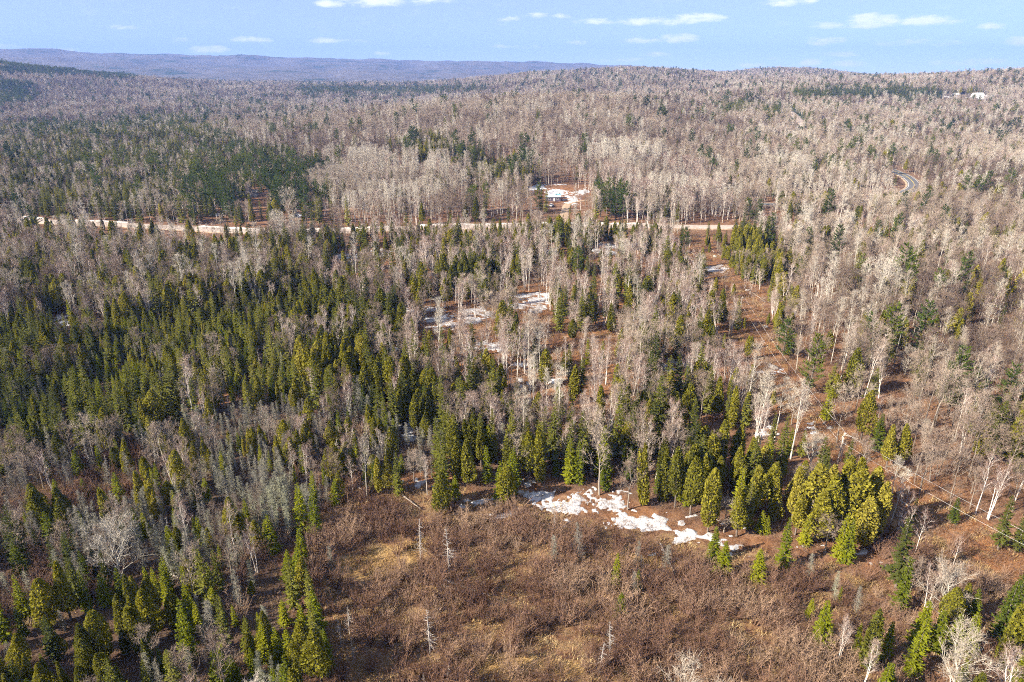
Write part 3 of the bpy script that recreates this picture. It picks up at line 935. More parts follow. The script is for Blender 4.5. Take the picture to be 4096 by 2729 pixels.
for a, b, lab in ((.13, .36, 'long white ploughed snow bank along the gravel road, west of the house drive'), (.375, .44, 'short white snow bank on the road edge just east of the house drive'),
                  (.50, .66, 'thin broken snow bank on the road edge behind the central trees'), (.68, .86, 'patchy snow bank on the road edge below the snowy house yard')):
    o = strip('snow_bank', road_w, [(4.3, .18), (5.0, .65), (6.0, .7), (7.0, .4), (8.0, -.4)], 'bank_snow', 1.5, None, a, b, bumpy)
    tag(o, lab, 'snow bank', 'snow banks along the road')


# ------------------------------------------------------------------ snow patches left in the woods
def snow_patch(label, outline, cell=.35, thick=.16, seed=0, rough=1.0):
    W = np.array([(g.x, g.y) for g in (ground(a, b) for a, b in outline)])
    x0, y0 = W.min(0) - 1.5; x1, y1 = W.max(0) + 1.5
    cell = max(cell, max(x1 - x0, y1 - y0) / 110)
    xs = np.arange(x0, x1, cell); ys = np.arange(y0, y1, cell)
    X, Y = np.meshgrid(xs, ys)
    ins = inside(W, X, Y); d = near_line(np.vstack([W, W[:1]]), X, Y)
    s = np.where(ins, d, -d)
    big = min(x1 - x0, y1 - y0)
    nz = wob(X, Y, .55 * big, seed + 10) * min(2.5, .16 * big) + wob(X, Y, 3.2, seed + 11) * 1.3 + wob(X, Y, 1.5, seed + 12) * 1.1 + wob(X, Y, .75, seed + 13) * .6
    q = np.clip(s, -2, 1.2) + nz * rough * 1.7 - .3
    Z = hgt(X, Y) + np.clip(q * .22, -.25, thick) + np.clip(q, 0, 1) * wob(X, Y, .9, seed + 14) * .08
    keep = (q > -.7)
    idx = -np.ones(X.shape, int); f = []
    k4 = keep[:-1, :-1] | keep[1:, :-1] | keep[:-1, 1:] | keep[1:, 1:]
    used = np.zeros(X.shape, bool)
    used[:-1, :-1] |= k4; used[1:, :-1] |= k4; used[:-1, 1:] |= k4; used[1:, 1:] |= k4
    idx[used] = np.arange(used.sum())
    for i, j in zip(*np.nonzero(k4)):
        f.append((int(idx[i, j]), int(idx[i, j + 1]), int(idx[i + 1, j + 1]), int(idx[i + 1, j])))
    me = bpy.data.meshes.new('snow_patch'); me.from_pydata(np.stack([X[used], Y[used], Z[used]], -1).tolist(), [], f)
    me.materials.append(MAT['snow']); me.polygons.foreach_set('use_smooth', [True] * len(f)); me.update()
    tag(link('snow_patch', me), label, 'snow patch', 'snow patches on the ground')
    return W.mean(0)


def oval(cx, cy, rx, ry, n=10, seed=0):
    r = random.Random(seed)
    return [(cx + rx * math.cos(6.283 * i / n) * r.uniform(.75, 1.15), cy + ry * math.sin(6.283 * i / n) * r.uniform(.75, 1.15)) for i in range(n)]


SNOW = [('broad bluish snow field at the shaded far edge of the marsh', [(2095, 1960), (2150, 1935), (2210, 1940), (2330, 1975), (2450, 2005), (2520, 2050), (2520, 2095), (2420, 2095), (2300, 2055), (2160, 2030)]),
        ('long white snow tongue trailing along the marsh edge below the cedars', [(2490, 2060), (2600, 2075), (2720, 2110), (2800, 2135), (2920, 2160), (3000, 2200), (2900, 2205), (2800, 2190), (2690, 2165), (2560, 2130), (2480, 2100)])]
for lab, a in (('narrow snow strip in the alders just west of the snow field', (1905, 2012, 55, 11)), ('tiny snow scrap among alders below the narrow strip', (2020, 2060, 32, 7)), ('small snow scrap at the north edge of the marsh', (1670, 1930, 34, 9)), ('snow scrap between cedars and the marsh rim', (1765, 1925, 22, 10)),
               ('bright snow bar across the middle of the birch wood', (1960, 1388, 105, 15)), ('large snow patch under the birches in the centre', (1885, 1262, 85, 24)), ('snow patch beneath birches at the upper centre opening', (2125, 1215, 75, 28)), ('snow patch at the back of the central opening', (2140, 1185, 55, 16)), ('bluish snow in shade left of the central patch', (1760, 1290, 65, 24)), ('snow streak in the birches behind the central patch', (1690, 1240, 80, 10)),
               ('small snow patch by the dark conifers left of the snow bar', (1510, 1368, 30, 14)), ('snow patch just left of the bright snow bar', (1605, 1390, 42, 13)), ('snow patch in the birches below the road, west', (1385, 1030, 62, 20)), ('thin snow patch in birches just below the road', (1545, 1018, 38, 12)), ('snow patch among grey trees on the west side', (1190, 1128, 28, 14)), ('snow patch under birches left of the centre', (1335, 1150, 42, 14)),
               ('snow patch deep in the dense conifers', (1640, 1730, 26, 34)), ('snow patch in conifers, lower', (1590, 1690, 20, 16)), ('snow patch among bare maples west of the cut line', (2690, 1462, 52, 20)), ('snow patch in the wood below the road, centre', (2425, 1000, 52, 24)), ('snow scrap under the tall birches, upper', (2080, 1462, 32, 10)), ('snow scrap under the tall birches, lower', (2085, 1535, 28, 14)), ('snow scrap beside the lone white pine', (2205, 1010, 30, 9)),
               ('snow strip under birches, north centre', (1775, 1068, 34, 8)), ('broken snow across the upper cut line', (2865, 1076, 45, 13)), ('bluish snow under the conifers west of the cut line', (3060, 1728, 34, 14)), ('small snow sliver on the cut line', (3238, 1712, 12, 12)), ('snow scrap on the west edge of the upper cut line', (2745, 1152, 20, 9)), ('bluish snow in the dark western wood', (240, 1285, 32, 16)), ('thin snow streak in the western wood below the road', (75, 1170, 45, 6)),
               ('snow scrap beside the pale boulder on the cut line', (3070, 1490, 22, 9)), ('snow scrap right of the pale boulder', (3118, 1482, 12, 6)), ('snow scrap in the ditch below the big cedar clump', (3415, 2210, 26, 12)), ('snow scrap in the brush right of the ditch', (3545, 2265, 18, 8)), ('snow scraps below the eastern end of the snow tongue', (3230, 2170, 34, 9)), ('snow patch among conifers behind the marsh edge', (2470, 1812, 50, 18)),
               ('snow scrap on the floor of the birch wood, east', (2210, 1520, 40, 10)), ('snow patch in the maple wood behind the pines', (1500, 1005, 60, 7)), ('snow patch in the yard of the grey house', (925, 745, 20, 9)), ('snow patch below the big bare tree by the road', (1185, 862, 26, 6)), ('snow scrap on the south side of the grey house drive', (875, 858, 26, 4))):
    SNOW.append((lab, oval(a[0], a[1], a[2] * 1.1, a[3] * 1.2, seed=int(a[0] + a[1]))))
SNOW += [('wide snow cover across the yard behind the house trailer', [(2112, 760), (2150, 738), (2180, 752), (2220, 755), (2290, 768), (2350, 766), (2352, 780), (2290, 783), (2220, 780), (2170, 772), (2115, 775)]),
         ('snow heap at the east side of the house yard', [(2268, 785), (2300, 782), (2318, 800), (2300, 818), (2266, 822), (2262, 802)]),
         ('snow around the far farm buildings on the hillside', [(3790, 386), (3830, 384), (3845, 391), (3800, 394)]),
         ('second snow strip at the far farm, by the pale barn', [(3880, 390), (3945, 390), (3950, 397), (3885, 397)])]
snow_xy = []
for i, (lab, ol) in enumerate(SNOW):
    c = snow_patch(lab, ol, seed=i * 5, cell=.3 if i < 2 else .35)
    snow_xy.append(np.array([(g.x, g.y) for g in (ground(a, b) for a, b in ol)]))


# ------------------------------------------------------------------ houses, vehicles, poles, wires
def gable(name, label, cat, at, rz, w, d, h, rise, wall, roof, wins=(), door=None, over=.4, group=None):
    """walls (w along x, d along y), a pitched roof with eaves, windows with frames, a door with a handle"""
    e = bpy.data.objects.new(name, None); col.objects.link(e); e.location = at; e.rotation_euler = (0, 0, rz)
    tag(e, label, cat, group)
    m = MB(); m.box(-w / 2, w / 2, -d / 2, d / 2, -.6, h)
    for s in (-1, 1):
        m.face(Vector((s * w / 2, -d / 2, h)), Vector((s * w / 2, d / 2, h)), Vector((s * w / 2, 0, h + rise)))
    link('wall', m.mesh('wall', [wall]), e)
    m = MB(); sl = rise / (d / 2); t = .12
    for s in (-1, 1):
        y0 = s * (d / 2 + over); z0 = h - over * sl
        a = [Vector((-w / 2 - over, y0, z0 + .02)), Vector((w / 2 + over, y0, z0 + .02)), Vector((w / 2 + over, 0, h + rise + .02)), Vector((-w / 2 - over, 0, h + rise + .02))]
        b = [p + Vector((0, 0, t)) for p in a]
        m.face(*a); m.face(*b)
        for i in range(4): m.face(a[i], a[(i + 1) % 4], b[(i + 1) % 4], b[i])
    rf = link('roof', m.mesh('roof', [roof]), e)
    m = MB(); m.box(w * .22, w * .22 + .5, -.25, .25, h + rise * .5, h + rise + .7)
    link('chimney', m.mesh('chimney', ['shingles']), rf)
    for side, c, z, ww, hh in wins:
        p = link('window', None, e)
        m = MB(); fr = MB()
        if side in 'sn':
            y = (-d / 2) if side == 's' else d / 2; q = -1 if side == 's' else 1
            m.box(c - ww / 2, c + ww / 2, min(y, y + q * .05), max(y, y + q * .05), z, z + hh)
            for bx in ((c - ww / 2 - .1, c - ww / 2, z - .1, z + hh + .1), (c + ww / 2, c + ww / 2 + .1, z - .1, z + hh + .1), (c - ww / 2, c + ww / 2, z - .1, z), (c - ww / 2, c + ww / 2, z + hh, z + hh + .1)):
                fr.box(bx[0], bx[1], min(y, y + q * .09), max(y, y + q * .09), bx[2], bx[3])
        else:
            x = (-w / 2) if side == 'w' else w / 2; q = -1 if side == 'w' else 1
            m.box(min(x, x + q * .05), max(x, x + q * .05), c - ww / 2, c + ww / 2, z, z + hh)
            for bx in ((c - ww / 2 - .1, c - ww / 2, z - .1, z + hh + .1), (c + ww / 2, c + ww / 2 + .1, z - .1, z + hh + .1), (c - ww / 2, c + ww / 2, z - .1, z), (c - ww / 2, c + ww / 2, z + hh, z + hh + .1)):
                fr.box(min(x, x + q * .09), max(x, x + q * .09), bx[0], bx[1], bx[2], bx[3])
        me = m.mesh('pane', ['window_glass']); bpy.data.objects.remove(p)
        p = link('window', me, e); link('frame', fr.mesh('frame', ['white_siding']), p)
    if door is not None:
        m = MB(); m.box(door - .45, door + .45, -d / 2 - .06, -d / 2, 0, 2.05)
        dd = link('door', m.mesh('door', ['white_siding']), e)
        m = MB(); m.box(door + .28, door + .36, -d / 2 - .12, -d / 2 - .06, .98, 1.06)
        link('handle', m.mesh('handle', ['wire_metal']), dd)
    return e


g = ground(1015, 786)
gable('shed', 'small grey house with one dark window, half hidden by pines beyond the road', 'house', g, R(8), 5.0, 4.2, 2.9, 1.2, 'grey_siding', 'shingles', [('s', .3, 1.2, .55, .9), ('e', 0, 1.2, .7, .8)], -1.6)
g = ground(2212, 803)
gable('trailer_house', 'low house trailer with pale metal roof in the snowy yard behind spruces', 'trailer', g, R(4), 8.0, 4.0, 2.4, .6, 'dark_siding', 'metal_roof', [('s', -2.2, 1.0, .9, .8), ('s', 2.4, 1.0, .9, .8), ('e', 0, 1.0, .8, .8)], .4)
g = ground(2232, 794)
gable('shed', 'little shed with a bright blue roof next to the house trailer', 'shed', g, R(-6), 2.6, 2.4, 2.1, .5, 'dark_siding', 'blue_roof', [], 0.0, .25)
g = ground(3820, 387)
gable('farmhouse', 'dark-walled farmhouse with pale roof trim on the far hillside', 'house', g, R(10), 9, 7, 3.2, 2.0, 'dark_siding', 'pale_roof', [('s', -2.5, 1.2, 1.2, 1.1), ('s', 2.8, 1.2, 1.2, 1.1)], .2)
g = ground(3908, 391)
gable('barn', 'big barn with a broad pale grey roof on the far hillside', 'barn', g, R(-8), 15, 11, 4.0, 3.4, 'white_siding', 'pale_roof', [('s', -4, 1.6, 1.2, 1.0), ('s', 4, 1.6, 1.2, 1.0)], 0.0)
g = ground(3942, 393)
gable('barn', 'low shed with a lilac-tinted roof right of the far barn', 'barn', g, R(-4), 10, 7, 2.6, 1.6, 'white_siding', 'lilac_roof', [('s', -2, 1.0, 1.0, .8)], 2.0)


def car(name, label, at, rz, paint):
    e = bpy.data.objects.new(name, None); col.objects.link(e); e.location = at; e.rotation_euler = (0, 0, rz); tag(e, label, 'car')
    sec = [(-2.2, .45, .75), (-2.15, .4, .95), (-1.2, .35, 1.02), (1.0, .35, 1.02), (2.0, .38, .92), (2.2, .45, .7)]
    m = MB()
    for x, z0, z1 in sec:
        for y, z in ((-.85, z0), (-.88, (z0 + z1) / 2), (-.8, z1), (.8, z1), (.88, (z0 + z1) / 2), (.85, z0)):
            m.v.append(Vector((x, y, z)))
    for i in range(5):
        for j in range(6):
            m.f.append((i * 6 + j, i * 6 + (j + 1) % 6, i * 6 + 6 + (j + 1) % 6, i * 6 + 6 + j)); m.m.append(0)
    m.f += [tuple(range(6)), tuple(range(30, 36))]; m.m += [0, 0]
    link('body', m.mesh('body', [paint], True), e)
    m = MB(); lo = [(-1.6, -.76), (1.0, -.76), (1.0, .76), (-1.6, .76)]; hi = [(-1.1, -.62), (.35, -.62), (.35, .62), (-1.1, .62)]
    L = [Vector((a, b, 1.0)) for a, b in lo]; H = [Vector((a, b, 1.45)) for a, b in hi]
    for i in range(4): m.face(L[i], L[(i + 1) % 4], H[(i + 1) % 4], H[i])
    link('window', m.mesh('window', ['window_glass']), e)
    m = MB(); m.face(*[p + Vector((0, 0, .01)) for p in H]); m.face(*[p + Vector((0, 0, .05)) for p in H]); link('roof', m.mesh('roof', [paint]), e)
    for x in (-1.35, 1.35):
        for y in (-.8, .8):
            m = MB(); m.tube([Vector((0, -.11, 0)), Vector((0, -.1, 0)), Vector((0, .1, 0)), Vector((0, .11, 0))], [.02, .33, .33, .02], 14)
            link('wheel', m.mesh('wheel', ['tyre_rubber'], True), e, (x, y, .33))
    return e


car('car', 'white car parked by the far farmhouse', ground(3801, 389), R(20), 'white_paint')
car('car', 'pale car parked in front of the house trailer', ground(2206, 826), R(70), 'white_siding')


def utility_pole(label, base, height, lean=0.0, dirn=0.0, transformer=False):
    e = bpy.data.objects.new('utility_pole', None); col.objects.link(e); e.location = base; e.rotation_euler = (0, lean, dirn)
    tag(e, label, 'utility pole', 'utility poles')
    m = MB(); m.tube([Vector((0, 0, -.8)), Vector((0, 0, height * .5)), Vector((0, 0, height)), Vector((0, 0, height + .01))], [.17, .15, .12, .01], 10)
    link('pole', m.mesh('pole', ['pole_wood'], True), e)
    m = MB(); m.box(-.06, .06, -.9, .9, height - .75, height - .6); arm = link('crossarm', m.mesh('crossarm', ['pole_wood']), e)
    for y in (-.8, .8):
        m = MB(); m.tube([Vector((0, y, height - .6)), Vector((0, y, height - .5)), Vector((0, y, height - .42))], [.05, .07, .03], 8); link('insulator', m.mesh('insulator', ['transformer_grey'], True), arm)
    if transformer:
        m = MB(); m.tube([Vector((.32, 0, height - 2.3)), Vector((.32, 0, height - 2.28)), Vector((.32, 0, height - 1.42)), Vector((.32, 0, height - 1.4))], [.02, .24, .24, .02], 10)
        link('transformer', m.mesh('transformer', ['transformer_grey'], True), e)
    return Vector(base) + Vector((0, 0, height - .42))


def wire(label, a, b, sag, off=0.0, rad=.028):
    d = (b - a); n = Vector((-d.y, d.x, 0)).normalized() * off; m = MB()
    pts = [a.lerp(b, i / 20) + n - Vector((0, 0, sag * (1 - (2 * i / 20 - 1) ** 2))) for i in range(21)]
    m.tube(pts, [rad] * 21, 4)
    tag(link('power_line', m.mesh('power_line', ['wire_metal'], True)), label, 'power line', 'power lines')


POLE = {}
rp = [('pale utility pole with a transformer beside the house drive on the road', (738, 892), 9.5, True), ('utility pole on the road verge behind the central birches', (2124, 888), 9.5, False),
      ('utility pole at the east end of the snow bank by the aspens', (2690, 893), 10.0, False), ('shorter utility pole right beside the aspen trunks near the road bend', (2682, 902), 7.5, False), ('utility pole in the trees at the west end of the road', (-420, 850), 9.5, False), ('utility pole half hidden on the road west of the central birches', (1420, 893), 9.5, False)]
tops = []
for lab, (x, y), hh, tr in rp:
    tops.append(utility_pole(lab, ground(x, y), hh, R(1.0), R(0), tr))
for a, b, lab in ((4, 0, 'thin wires over the west end of the road'), (0, 5, 'thin wires over the road in front of the grey house'), (5, 1, 'thin wires over the road through the central birches'), (1, 2, 'thin wires over the road below the snowy yard')):
    wire('upper of two ' + lab, tops[a], tops[b], 1.2, .8, .015)
    wire('lower of two ' + lab, tops[a] - Vector((0, 0, 1.6)), tops[b] - Vector((0, 0, 1.6)), 1.4, 0, .015)
tops.append(utility_pole('leaning pale utility pole standing against the dark paved road bend', ground(3505, 800), 8.0, R(7), 0))
pa = utility_pole('pale utility pole on the cut line just above the big cedar clump', ground(3350, 1850), 6.6, R(2), R(-45))
g2 = ground(4420, 2470); pb = utility_pole('utility pole on the cut line beyond the lower corner', g2, 6.6, R(1), R(-45))
g3 = ground(2960, 1260); pc = utility_pole('utility pole on the upper cut line among bare maples', g3, 6.0, R(0), R(-40))
wire('upper right-hand white wire above the cut line at the cedar clump', pa, pb, .7, .75, .014)
wire('lower left-hand white wire above the cut line at the cedar clump', pa - Vector((0, 0, 1.2)), pb - Vector((0, 0, 1.2)), .7, -.75, .014)
wire('upper wire running up the cut line towards the road', pc, pa, 1.5, .75, .014)
wire('lower wire running up the cut line towards the road', pc - Vector((0, 0, 1.0)), pa - Vector((0, 0, 1.2)), 1.5, -.75, .014)

# ------------------------------------------------------------------ boulders and fallen logs
def boulder(label, at, s, seed):
    r = random.Random(seed); m = MB()
    import bmesh
    bm = bmesh.new(); bmesh.ops.create_icosphere(bm, subdivisions=3, radius=1)
    lf = lumps(r, 10, .5)
    for v in bm.verts:
        d = v.co.normalized(); k = lf(d) + r.uniform(-.02, .02)
        v.co = Vector((d.x * s * k * 1.1, d.y * s * k * .9, d.z * s * k * .72 + s * .35))
    me = bpy.data.meshes.new('boulder'); bm.to_mesh(me); bm.free(); me.materials.append(MAT['rock'])
    tag(link('boulder', me, None, at), label, 'boulder', 'boulders on the cut line')


BOULD = [('largest pale boulder on the cut line beside snow scraps', (3100, 1478), 1.0), ('small pale boulder left of the largest one', (3075, 1462), .5), ('tan boulder up the cut line near the road', (2860, 1030), .7), ('grey boulder by the dark young pine on the cut line', (3060, 1310), .6),
         ('flat tan boulder at the upper bend of the cut line', (2990, 1165), .7), ('pale boulder in the grass of the cut line below the bend', (3020, 1300), .55), ('boulder by the west edge of the upper cut line', (2800, 1090), .6), ('pale boulder right of the large one', (3150, 1515), .45),
         ('low boulder in the middle of the cut line', (3165, 1560), .5), ('pale boulder on the cut line near the split maple', (3318, 1715), .5), ('grey boulder high on the cut line', (2900, 1110), .5), ('tan boulder on the cut line by the road end', (2830, 985), .6)]
for i, (lab, p, s) in enumerate(BOULD):
    boulder(lab, ground(*p), s, i + 40)


def log(label, a, b, rad):
    p, q = ground(*a), ground(*b); o = p.copy(); m = MB(); r = random.Random(int(a[0])); pts = []
    for i in range(6):
        t = p.lerp(q, i / 5); pts.append(Vector((t.x, t.y, h1(t.x, t.y) + rad * .9 + .12)) - o + rvec(r) * .05)
    m.tube(pts, [rad * (1 - .12 * i) for i in range(6)], 7)
    e = link('fallen_log', m.mesh('fallen_log', ['log_wood'], True), None, o)
    tag(e, label, 'log', 'fallen logs')


LOGS = [((1730, 2310), (1960, 2390), 'long grey log lying across the tawny marsh grass'), ((1760, 2345), (1870, 2375), 'short log below the long one in the marsh grass'), ((1610, 1985), (1680, 2040), 'log in the alders at the marsh north rim'), ((1400, 1930), (1450, 1965), 'pale log at the north-west marsh rim'),
        ((2640, 2180), (2730, 2360), 'leaning grey log in the alders at the east of the marsh'), ((3375, 1745), (3450, 1765), 'pale felled log beside the split maple on the cut line'), ((3290, 1700), (3310, 1680), 'stubby pale stump log at the cut edge by the fir'), ((2850, 1005), (2900, 1040), 'log pile stick on the upper cut line'), ((3255, 1600), (3330, 1690), 'thin felled trunk along the east side of the cut line'),
        ((3480, 2130), (3560, 2190), 'grey log in the shade right of the cedar clump'), ((3600, 2010), (3690, 2060), 'brown log on the rusty ground under the wires'), ((2500, 2330), (2590, 2300), 'pale log half hidden in the marsh alders'), ((680, 2300), (760, 2340), 'grey log between dark firs in the western wet wood'), ((2560, 2560), (2650, 2520), 'grey log in the alders near the bottom'),
        ((3010, 1175), (3060, 1210), 'grey log across the cut line bend'), ((2760, 1010), (2830, 1060), 'thin fallen trunk in the shade of the upper cut line'), ((2450, 1720), (2520, 1700), 'log on the orange ground among birches')]
for a, b, lab in LOGS:
    log(lab, a, b, .16)

# ------------------------------------------------------------------ gaps in the wood: outlines that few trees stand in front of, with the share that is missing
OPEN = [([(85, 503), (350, 514), (612, 522), (612, 546), (350, 536), (85, 522)], .80), ([(700, 520), (1100, 510), (1560, 510), (1560, 532), (1100, 532), (700, 540)], .42), ([(1560, 508), (1690, 510), (1690, 530), (1560, 530)], .92),
        ([(2046, 397), (2075, 388), (2112, 428), (2104, 446), (2062, 436)], .9), ([(1590, 545), (1650, 555), (1700, 650), (1640, 640)], .5), ([(1690, 640), (1765, 660), (1785, 800), (1700, 800)], .72),
        ([(1755, 830), (1850, 900), (2020, 1060), (2130, 1130), (2130, 1200), (1950, 1070), (1770, 930)], .55), ([(1240, 745), (1430, 745), (1430, 805), (1240, 805)], .65), ([(1215, 428), (1365, 438), (1355, 474), (1225, 474)], .72), ([(576, 428), (606, 428), (608, 480), (578, 482)], .95),
        ([(2150, 216), (2275, 216), (2275, 228), (2150, 228)], .8), ([(1790, 243), (1855, 292), (1830, 296), (1785, 250)], .6), ([(2040, 1130), (2353, 1240), (2353, 1330), (2100, 1230)], .6)]


